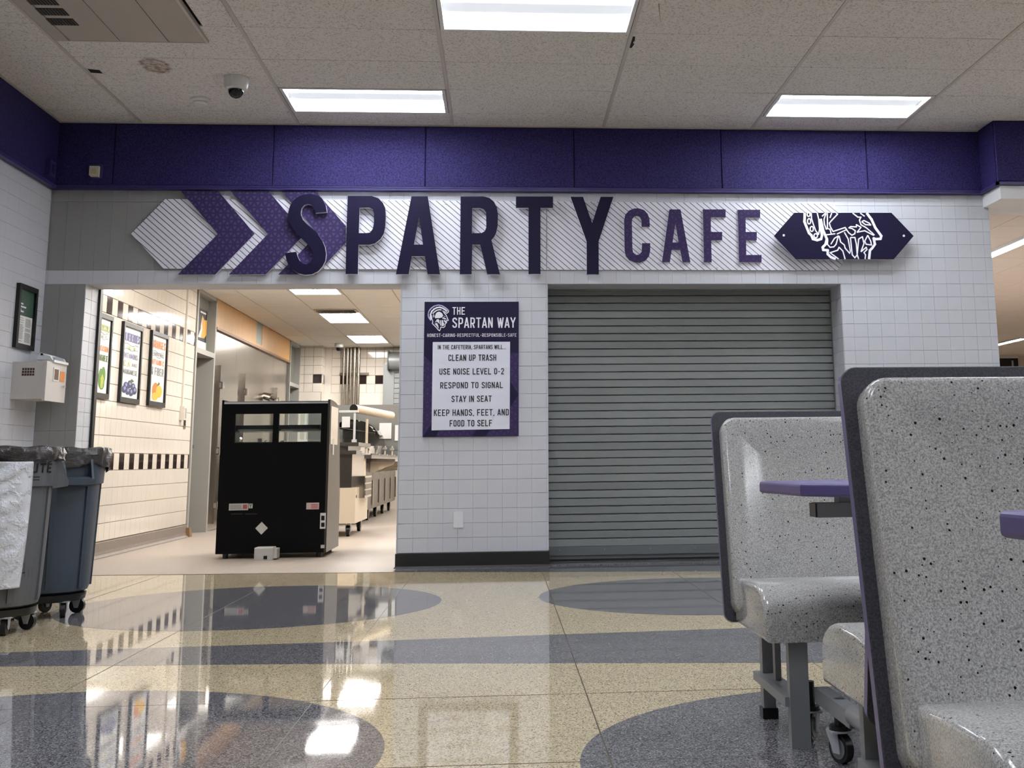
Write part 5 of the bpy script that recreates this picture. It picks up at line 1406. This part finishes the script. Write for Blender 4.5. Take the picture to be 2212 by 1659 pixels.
mb = MB(); mb.add(vs, fs); o = mb.build('plastic_film', M_BAG, smooth=50); props(o, 'crumpled white plastic film hanging on the front waste container', 'plastic bag')
o.modifiers.new('thickness', 'SOLIDIFY').thickness = 0.0015

# ------------------------------------------------------------------ left wall: framed notice and cabinet
y0, y1, z0, z1 = -0.53, -0.185, 1.632, 2.098
t = empty('framed_notice', (XL, (y0 + y1) / 2, z0), 'black framed notice with green top and fine print on the left wall', 'poster')
b = 0.035
for a in ((y0, y1, z0, z0 + b), (y0, y1, z1 - b, z1), (y0, y0 + b, z0 + b, z1 - b), (y1 - b, y1, z0 + b, z1 - b)):
    mb = MB(); mb.box(XL, XL + 0.028, *a); mb.build('frame_bar', M_BLACK, t)
mb = MB(); mb.box(XL, XL + 0.010, y0 + b, y1 - b, z0 + b, z1 - b); mb.build('print', M_PAPER, t)
def nq(u, v, d=0.0115): return Vector((XL + d, y0 + b + (y1 - y0 - 2 * b) * u, z0 + b + (z1 - z0 - 2 * b) * v))
mb = MB(); mb.prism([[nq(0, 0.52), nq(1, 0.52), nq(1, 1), nq(0, 1)]], (-0.0005, 0, 0)); mb.build('green_field', mat('dark_green_print', rgb(58, 88, 74), 0.5), t)
mb = MB()
for v, u0, u1 in ((0.72, 0.05, 0.3), (0.665, 0.05, 0.5), (0.61, 0.05, 0.18), (0.58, 0.16, 0.36)): mb.prism([[nq(u0, v, 0.0125), nq(u1, v, 0.0125), nq(u1, v + 0.03, 0.0125), nq(u0, v + 0.03, 0.0125)]], (-0.0004, 0, 0))
mb.build('heading_lines', M_INKW, t)
mb = MB(); rn = random.Random(5)
for k in range(22):
    v = 0.47 - k * 0.02
    for ua, ub in ((0.06, 0.45), (0.54, 0.95)):
        if rn.random() < 0.12: continue
        mb.prism([[nq(ua, v), nq(ub - 0.1 * rn.random(), v), nq(ub - 0.1 * rn.random(), v + 0.009), nq(ua, v + 0.009)]], (-0.0004, 0, 0))
mb.build('fine_print', mat('grey_ink', rgb(150, 150, 152), 0.6), t)['kind'] = 'stuff'
# cabinet
cy0, cy1 = -0.52, -0.10; z0, z1 = 1.265, 1.505; dx = 0.26
M_CAB = mat('pale_grey_enamel', rgb(206, 202, 198), 0.35)
p_near = wx(22, 862, XL); yn = -0.49; dep = 0.24
t = empty('wall_cabinet', (XL, -0.28, 1.26), 'pale metal first aid cabinet with small window on the left wall', 'cabinet')
za, zb_ = 1.265, 1.53; yb2 = -0.10
def cab(px, py): return wy(px, py, yn)
mb = MB(); mb.box(XL, XL + dep - 0.02, yn, yb2, za, zb_); body = mb.build('body', M_CAB, t)
mb = MB(); mb.box(XL + dep - 0.02, XL + dep, yn - 0.004, yb2 + 0.004, za - 0.012, zb_ + 0.006); dr = mb.build('door', M_CAB, t)
mb = MB(); mb.box(XL + dep, XL + dep + 0.004, yn + 0.13, yn + 0.24, za + 0.135, za + 0.235); wi = mb.build('window_rim', M_WHITE, dr)
mb = MB(); mb.box(XL + dep + 0.004, XL + dep + 0.005, yn + 0.145, yn + 0.225, za + 0.147, za + 0.223); mb.build('window_glass', mat('brown_glass', rgb(92, 70, 60), 0.15), dr)
mb = MB(); mb.box(XL + dep, XL + dep + 0.002, yn + 0.265, yn + 0.355, za + 0.14, za + 0.215); mb.build('orange_sticker', mat('orange_sticker', rgb(226, 136, 60), 0.5), dr)
mb = MB(); mb.tube((XL + dep, yn + 0.34, za + 0.105), (XL + dep + 0.018, yn + 0.34, za + 0.105), 0.009, 12); mb.build('lock', M_CHROME, dr)
mb = MB()
for i in range(5):
    for j in range(3):
        mb.box(XL + 0.07 + i * 0.018, XL + 0.083 + i * 0.018, yn - 0.002, yn, za + 0.165 + j * 0.020, za + 0.180 + j * 0.020)
mb.build('speaker_grille', mat('dark_red_grille', rgb(70, 34, 34), 0.5), body)
M_CLR = mat('white_plastic_bracket', rgb(226, 228, 232), 0.3)
mb = MB(); mb.box(XL + 0.13, XL + dep + 0.012, yn + 0.10, yb2 - 0.0, zb_ + 0.004, zb_ + 0.022)
for y in (yn + 0.10, yb2 - 0.025): mb.prism([[Vector((XL + 0.12, y, zb_ + 0.02)), Vector((XL + dep, y, zb_ + 0.02)), Vector((XL + dep - 0.02, y, zb_ + 0.05)), Vector((XL + 0.15, y, zb_ + 0.075))]], (0, 0.022, 0))
mb.tube((XL + 0.16, yn + 0.10, zb_ + 0.062), (XL + 0.16, yb2, zb_ + 0.062), 0.009, 10); mb.build('handle_bracket', M_CLR, t)

# ------------------------------------------------------------------ display refrigerator in the kitchen opening (seen from behind)
FY = 1.27; fx0, fx1 = -2.425, -1.500; FD = 0.78; fz0, fz1 = 0.04, 1.335
t = empty('display_refrigerator', ((fx0 + fx1) / 2, FY + FD / 2, 0), 'black display refrigerator seen from behind in the kitchen opening', 'refrigerator')
M_FB = mat('black_fridge_back', rgb(5, 5, 6), 0.45, spec=0.15)
M_FS = mat('graphite_side', rgb(64, 61, 58), 0.35, 0.2)
wx0, wx1 = fx0 + 0.12, fx1 - 0.075; wzb, wzt = 0.965, 1.215; mid = (wx0 + wx1) / 2 - 0.02
mb = MB()
mb.box(fx0 + 0.02, fx1 - 0.02, FY, FY + 0.03, fz0, wzb); mb.box(fx0 + 0.02, fx1 - 0.02, FY, FY + 0.03, wzt, fz1 - 0.03)
mb.box(fx0 + 0.02, wx0, FY, FY + 0.03, wzb, wzt); mb.box(wx1, fx1 - 0.02, FY, FY + 0.03, wzb, wzt); mb.box(mid - 0.025, mid + 0.025, FY, FY + 0.03, wzb, wzt)
mb.build('back_panel', M_FB, t)
for a, b in ((wx0, mid - 0.025), (mid + 0.025, wx1)):
    mb = MB(); mb.box(a, b, FY + 0.012, FY + 0.018, wzb, wzt); mb.build('rear_pane', M_GLASS, t)
# side cheeks with curved front
def cheek(x, s):
    pr_ = [(FY, fz0), (FY, fz1)]
    pr_ += [(FY + FD * q, fz1 - 0.06 * q * q - (0.5 * max(0, q - 0.55)) ** 1.4) for q in (0.1, 0.2, 0.3, 0.4, 0.5, 0.6, 0.7)] + [(FY + FD * 0.86, 1.0), (FY + FD * 0.93, 0.75), (FY + FD, 0.5), (FY + FD, fz0)]
    mb = MB(); mb.prism([[Vector((x, y, z)) for y, z in pr_]], (s * 0.02, 0, 0), 0, 0); return mb
cheek(fx0, 1).build('side_panel', M_FB, t)
rs = cheek(fx1, -1).build('side_panel', M_FS, t)
mb = MB(); mb.box(fx1, fx1 + 0.003, FY + 0.05, FY + 0.5, 0.95, 1.28); mb.build('side_glass', mat('mirror_side', rgb(150, 140, 128), 0.08, 0.8), rs)
mb = MB(); mb.box(fx1, fx1 + 0.004, FY + 0.2, FY + 0.28, 0.86, 1.0); mb.build('side_label', M_PAPER, rs)
mb = MB(); mb.box(fx0 + 0.02, fx1 - 0.02, FY + 0.0, FY + 0.5, fz1 - 0.03, fz1 - 0.012); mb.build('top_panel', M_STEEL, t)
mb = MB(); mb.box(fx0 + 0.02, fx1 - 0.02, FY - 0.006, FY, fz1 - 0.034, fz1 - 0.02); mb.build('top_trim', M_ZINC, t)
mb = MB(); mb.box(fx0 + 0.02, fx1 - 0.02, FY + 0.03, FY + FD - 0.06, fz0, wzb - 0.06); mb.build('base_cabinet', M_FB, t)
for z in (wzb - 0.04, 1.07):
    mb = MB(); mb.box(fx0 + 0.03, fx1 - 0.03, FY + 0.06, FY + 0.56, z, z + 0.015); sh = mb.build('shelf', M_STEEL, t)
    mb = MB(); mb.box(fx0 + 0.06, fx1 - 0.1, FY + 0.10, FY + 0.35, z + 0.016, z + 0.05); mb.build('tray', M_BLACK, sh)
mb = MB(); mb.box(mid + 0.03, wx1 + 0.02, FY + 0.2, FY + 0.22, 1.075, 1.11); mb.build('price_rail', M_WHITE, t)
def sticker(name, a, b, za_, zb_2, m, extra=None):
    mb = MB(); mb.box(a, b, FY - 0.002, FY - 0.0002, za_, zb_2); o_ = mb.build(name, m, t); return o_
M_STK = mat('pale_sticker', rgb(206, 204, 198), 0.5)
q = lambda px, py: wy(px, py, FY)
a, b = q(495, 1088), q(536, 1102); s1 = sticker('rating_sticker', a.x, b.x, b.z, a.z, M_STK)
mb = MB(); a2, b2 = q(525, 1090), q(534, 1099); mb.box(a2.x, b2.x, FY - 0.003, FY - 0.002, b2.z, a2.z); mb.build('red_mark', mat('red_print', rgb(190, 90, 96), 0.5), s1)
mb = MB()
for k in range(4):
    a2, b2 = q(497, 1091 + 2.6 * k), q(522, 1092 + 2.6 * k); mb.box(a2.x, b2.x, FY - 0.003, FY - 0.002, b2.z, a2.z)
mb.build('text_lines', MATS['grey_ink'], s1)['kind'] = 'stuff'
a, b = q(537.5, 1088), q(545.5, 1098); s1 = sticker('recycling_sticker', a.x, b.x, b.z, a.z, M_STK)
mb = MB(); mb.stroke([(0.2, 0.9), (0.5, 0.45), (0.8, 0.9)], 0.16, lambda p: Vector((a.x + (b.x - a.x) * p[0], FY - 0.003, b.z + (a.z - b.z) * p[1]))); mb.stroke([(0.5, 0.45), (0.5, 0.1)], 0.16, lambda p: Vector((a.x + (b.x - a.x) * p[0], FY - 0.003, b.z + (a.z - b.z) * p[1]))); mb.build('green_mark', INK['leaf'], s1)
a, b = q(662, 1086), q(689, 1100); s1 = sticker('warning_sticker', a.x, b.x, b.z, a.z, mat('pink_sticker', rgb(222, 200, 196), 0.5))
mb = MB()
for k in range(3):
    a2, b2 = q(672, 1089 + 3.5 * k), q(687, 1090.5 + 3.5 * k); mb.box(a2.x, b2.x, FY - 0.003, FY - 0.002, b2.z, a2.z)
mb.build('text_lines', MATS['red_print'], s1)['kind'] = 'stuff'
c_ = q(565, 1141); mb = MB(); r = 0.053; mb.prism([[Vector((c_.x + dx_ * r, FY - 0.002, c_.z + dz_ * r)) for dx_, dz_ in ((-1, 0), (0, -1), (1, 0), (0, 1))]], (0, 0.0015, 0)); mb.build('diamond_sticker', M_STK, t)
a, b = q(692, 1108), q(703, 1142); s1 = sticker('switch_plate', a.x, b.x, b.z, a.z, M_PAPER)
for y_a, y_b in ((1114, 1124), (1129, 1138)):
    a2, b2 = q(694, y_a), q(701, y_b); mb = MB(); mb.box(a2.x, b2.x, FY - 0.004, FY - 0.002, b2.z, a2.z); mb.build('switch', M_BLACK, s1)
a, b = q(693, 1177), q(701, 1184); sticker('corner_sticker', a.x, b.x, b.z, a.z, M_STK)
mb = MB()
for k in range(2):
    a2, b2 = q(499 + 31 * k, 1109.5), q(524 + 31 * k, 1111); mb.box(a2.x, b2.x, FY - 0.002, FY, b2.z, a2.z)
mb.build('vent_slot', mat('dark_vent', rgb(44, 44, 44), 0.5), t)
for x, y in ((fx0 + 0.07, FY + 0.07), (fx1 - 0.07, FY + 0.07), (fx0 + 0.07, FY + FD - 0.1), (fx1 - 0.07, FY + FD - 0.1)):
    mb = MB(); mb.tube((x, y, 0), (x, y, 0.042), 0.025, 12); mb.build('foot', M_BLACK, t)
# grey pump box at its foot
a, b = wy(554, 1185, FY - 0.1), wy(601, 1214, FY - 0.1)
gx0, gx1 = a.x, b.x
t = empty('condensate_pump', ((gx0 + gx1) / 2, FY - 0.11, 0), 'small pale grey pump box on the floor against the black refrigerator', 'pump')
mb = MB(); sections(mb, [(rr(gx0, gx1 - 0.03, FY - 0.20, FY - 0.03, 0.015), 0.0), (rr(gx0, gx1 - 0.03, FY - 0.20, FY - 0.03, 0.015), 0.095), (rr(gx0 + 0.004, gx1 - 0.034, FY - 0.196, FY - 0.034, 0.012), 0.10)], lambda u, v, w_: Vector((u, v, w_ + 0.001))); mb.build('housing', M_STK, t, 35)
mb = MB(); mb.box(gx1 - 0.03, gx1, FY - 0.18, FY - 0.05, 0.012, 0.09); mb.build('end_cap', M_STK, t)
mb = MB(); mb.box(gx0 + 0.08, gx0 + 0.11, FY - 0.203, FY - 0.2, 0.008, 0.035); mb.build('port', M_BLACK, t)

# ------------------------------------------------------------------ serving cart and long serving counter
M_CREAM = mat('cream_laminate', rgb(222, 208, 186), 0.35)
M_BRONZE = mat('bronze_laminate', rgb(72, 64, 56), 0.35, 0.2)
def big_caster(t, x, y, r=0.06):
    c_ = Vector((x, y, r)); mb = MB(); mb.tube(c_ - Vector((0.018, 0, 0)), c_ + Vector((0.018, 0, 0)), r, 20); mb.build('caster_wheel', M_BLACK, t, 40)
    mb = MB()
    for s in (-1, 1): mb.prism([[c_ + Vector((0.024 * s, -0.015, -0.015)), c_ + Vector((0.024 * s, 0.015, -0.015)), c_ + Vector((0.024 * s, 0.045, r + 0.02)), c_ + Vector((0.024 * s, -0.045, r + 0.02))]], (0.004 * s, 0, 0))
    mb.build('fork', M_ZINC, t)
cx1 = -1.60; cx0 = -2.30; cya, cyb = 4.10, 5.30
t = empty('serving_cart', ((cx0 + cx1) / 2, (cya + cyb) / 2, 0), 'steel and cream serving cart with glass guard right behind the refrigerator', 'serving cart')
mb = MB(); mb.box(cx0, cx1, cya, cyb, 0.14, 0.52); mb.build('cream_base', M_CREAM, t)
mb = MB(); mb.box(cx0, cx1 - 0.05, cya + 0.04, cyb, 0.52, 0.88); mb.build('steel_body', M_STEEL, t)
mb = MB(); mb.box(cx1 - 0.05, cx1 + 0.06, cya + 0.35, cya + 1.05, 0.40, 0.64); db = mb.build('control_box', M_STEEL, t)
for k in range(3):
    mb = MB(); mb.box(cx1 + 0.06, cx1 + 0.064, cya + 0.39, cya + 1.01, 0.425 + k * 0.07, 0.48 + k * 0.07); mb.build('louvre', mat('dark_steel', rgb(110, 104, 96), 0.35, 0.8), db)
mb = MB(); mb.box(cx0, cx1 + 0.0, cya - 0.02, cya + 0.5, 0.88, 0.92); mb.build('shelf', M_STEEL, t)
mb = MB(); mb.box(cx0 - 0.02, cx1 + 0.02, cya, cyb + 0.02, 0.97, 1.01); mb.build('counter_top', M_STEEL, t)
mb = MB(); mb.box(cx0, cx1 - 0.1, cya + 0.06, cyb - 0.05, 0.92, 0.97); mb.build('well', M_STEEL, t)
mb = MB(); mb.box(cx1 - 0.001, cx1 + 0.003, cya + 0.05, cya + 0.11, 0.41, 0.44); mb.build('plug', M_BLACK, t)
for x, y in ((cx0 + 0.08, cya + 0.1), (cx1 - 0.08, cya + 0.1), (cx1 - 0.08, cyb - 0.1), (cx0 + 0.08, cyb - 0.1)): big_caster(t, x, y)
for x in (-2.2, -1.92, -1.66):
    mb = MB(); mb.box(x - 0.012, x + 0.012, cya + 0.25, cya + 0.275, 1.01, 1.36); pp = mb.build('post', M_WHITE, t)
    mb = MB(); mb.box(x - 0.025, x + 0.025, cya + 0.24, cya + 0.285, 1.01, 1.045); mb.build('clamp', M_WHITE, pp)
mb = MB(); mb.box(-2.26, -1.62, cya + 0.24, cya + 0.29, 1.345, 1.37); mb.build('top_rail', M_WHITE, t)
mb = MB(); mb.box(-2.26, -1.62, cya + 0.26, cya + 0.266, 1.05, 1.345); mb.build('guard_pane', M_GLASS, t)
for x in (-2.02, -1.80):
    mb = MB(); mb.box(x, x + 0.09, cya + 0.245, cya + 0.247, 1.18, 1.30); mb.build('notice', M_PAPER, t)
# grey back panel behind
sx1 = -1.79; sx0 = -2.75; sya, syb = 6.70, 11.3
t = empty('serving_counter', ((sx0 + sx1) / 2, (sya + syb) / 2, 0), 'long steel serving counter with bronze doors and curved glass guards', 'serving counter')
mb = MB(); mb.box(sx0, sx1 - 0.03, sya + 0.03, syb, 0.16, 0.83); mb.build('cabinet_body', M_BRONZE, t)
mb = MB(); mb.box(sx1 - 0.06, sx1, sya, sya + 0.07, 0.15, 0.84); mb.build('corner_post', M_CREAM, t)
mb = MB(); mb.box(sx0 - 0.02, sx1 + 0.08, sya - 0.03, syb, 0.84, 0.89); mb.build('counter_top', M_STEEL, t)
mb = MB(); mb.box(sx1 + 0.02, sx1 + 0.34, sya + 0.5, syb, 0.80, 0.83); tr = mb.build('tray_slide', M_STEEL, t)
for k in range(5):
    y = sya + 0.6 + k * 0.95; mb = MB(); mb.prism([[Vector((sx1, y, 0.8)), Vector((sx1 + 0.32, y, 0.8)), Vector((sx1 + 0.30, y, 0.76)), Vector((sx1 + 0.05, y, 0.66)), Vector((sx1, y, 0.66))]], (0, 0.03, 0)); mb.build('bracket', M_CREAM, tr)
for k in range(5):
    y = sya + 0.09 + k * 0.9; mb = MB(); mb.box(sx1 - 0.03, sx1 - 0.005, y, y + 0.88, 0.17, 0.78); dd = mb.build('cabinet_door', M_BRONZE, t)
    mb = MB(); mb.box(sx1 - 0.005, sx1 + 0.012, y + 0.80, y + 0.84, 0.22, 0.55); mb.build('edge_pull', M_STEEL, dd)
for k in range(5):
    big_caster(t, sx1 - 0.1, sya + 0.16 + k * 1.08, 0.07); big_caster(t, sx0 + 0.1, sya + 0.16 + k * 1.08, 0.07)
for k in range(4):
    y = sya + 0.25 + k * 1.25
    for x in (sx1 - 0.02, sx1 - 0.42):
        mb = MB(); mb.tube((x, y, 0.89), (x, y, 1.36), 0.018, 10); pp = mb.build('guard_post', M_CREAM, t)
        mb = MB(); mb.box(x - 0.05, x + 0.05, y - 0.05, y + 0.05, 0.89, 0.91); mb.box(x - 0.03, x + 0.03, y - 0.03, y + 0.03, 0.985, 1.02); mb.build('flange', M_WHITE, pp)
    vs = []; n = 10
    for i in range(n + 1):
        a = R_(20 + 120 * i / n); vs += [(sx1 - 0.22 + 0.33 * math.cos(a), y + 0.05, 1.06 + 0.30 * math.sin(a)), (sx1 - 0.22 + 0.33 * math.cos(a), y + 1.15, 1.06 + 0.30 * math.sin(a))]
    mb = MB(); mb.add(vs, [(2 * i, 2 * i + 1, 2 * i + 3, 2 * i + 2) for i in range(n)]); gp = mb.build('curved_pane', M_GLASS, t, 60); gp.modifiers.new('thickness', 'SOLIDIFY').thickness = 0.006
    mb = MB(); mb.tube((sx1 + 0.09, y + 0.02, 1.17), (sx1 - 0.46, y + 0.02, 1.26), 0.012, 8); mb.build('pane_clip', M_BLACK, t)
mb = MB(); mb.box(sx0, sx1 - 0.3, sya + 0.3, syb - 0.3, 0.89, 0.93); mb.build('food_wells', M_BLACK, t)
mb = MB(); mb.tube((-1.98, sya + 0.2, 1.50), (-1.55, sya + 0.95, 1.43), 0.055, 16); lt = mb.build('heat_lamp_tube', M_CREAM, t, 40)
mb = MB(); mb.tube((-1.985, sya + 0.185, 1.501), (-1.98, sya + 0.2, 1.50), 0.056, 16); mb.build('end_cap', M_BLACK, lt)
mb = MB(); mb.box(sx0, -1.3, sya + 1.3, sya + 1.33, 1.02, 1.60); bp = mb.build('rear_screen', mat('grey_screen', rgb(126, 124, 120), 0.4), t)
for k in range(2):
    mb = MB(); mb.box(-1.75 + 0.22 * k, -1.58 + 0.22 * k, sya + 1.29, sya + 1.299, 1.12 - 0.03 * k, 1.34 - 0.03 * k); mb.build('notice', M_PAPER, bp)

# pipes on the back wall, roll-up hood
t = empty('pipe_bundle', (-2.68, YK - 0.08, 0), 'bundle of vertical chrome pipes on the kitchen back wall', 'pipes')
for i, (px, r) in enumerate(((742, 0.018), (750, 0.022), (757, 0.018), (765, 0.03), (774, 0.03))):
    x = wy(px, 800, YK - 0.1).x; mb = MB(); mb.tube((x, YK - 0.08, 0.6), (x, YK - 0.08, ZK), r, 14); mb.build('pipe', M_STEEL, t, 40)
zz = wy(760, 808, YK).z; xa, xb = wy(735, 808, YK).x, wy(797, 808, YK).x
mb = MB(); mb.box(xa, xb, YK - 0.05, YK - 0.02, zz - 0.02, zz + 0.02); mb.build('strap', mat('dark_steel', rgb(110, 104, 96), 0.35, 0.8), t)
hx0 = wy(833, 770, YK - 0.2).x
t = empty('roll_shutter', (hx0 + 0.8, YK - 0.15, 0), 'grey roll-up shutter with round hood on the kitchen back wall', 'shutter')
mb = MB(); zz0, zz1 = wy(850, 798, YK - .2).z, wy(850, 760, YK - .2).z
mb.tube((hx0 + 0.06, YK - 0.16, (zz0 + zz1) / 2), (hx0 + 1.8, YK - 0.16, (zz0 + zz1) / 2), (zz1 - zz0) / 2, 24); mb.build('hood', M_SHUT, t, 40)
mb = MB(); mb.box(hx0 + 0.04, hx0 + 0.06, YK - 0.32, YK, zz0 - 0.02, zz1 + 0.02); mb.build('end_bracket', M_BLACK, t)
mb = MB(); mb.box(hx0 - 0.05, hx0 + 0.14, YK - 0.05, YK - 0.01, 0.9, zz0 + 0.1); mb.build('guide', M_SHUT, t)
sl = tile_mesh('y', 1.6, 0.084, 0.01, 0.003, M_SHUT)
for k in range(17): inst('slat', sl, t, (hx0 + 0.94, YK - 0.03, 0.95 + 0.09 * k))
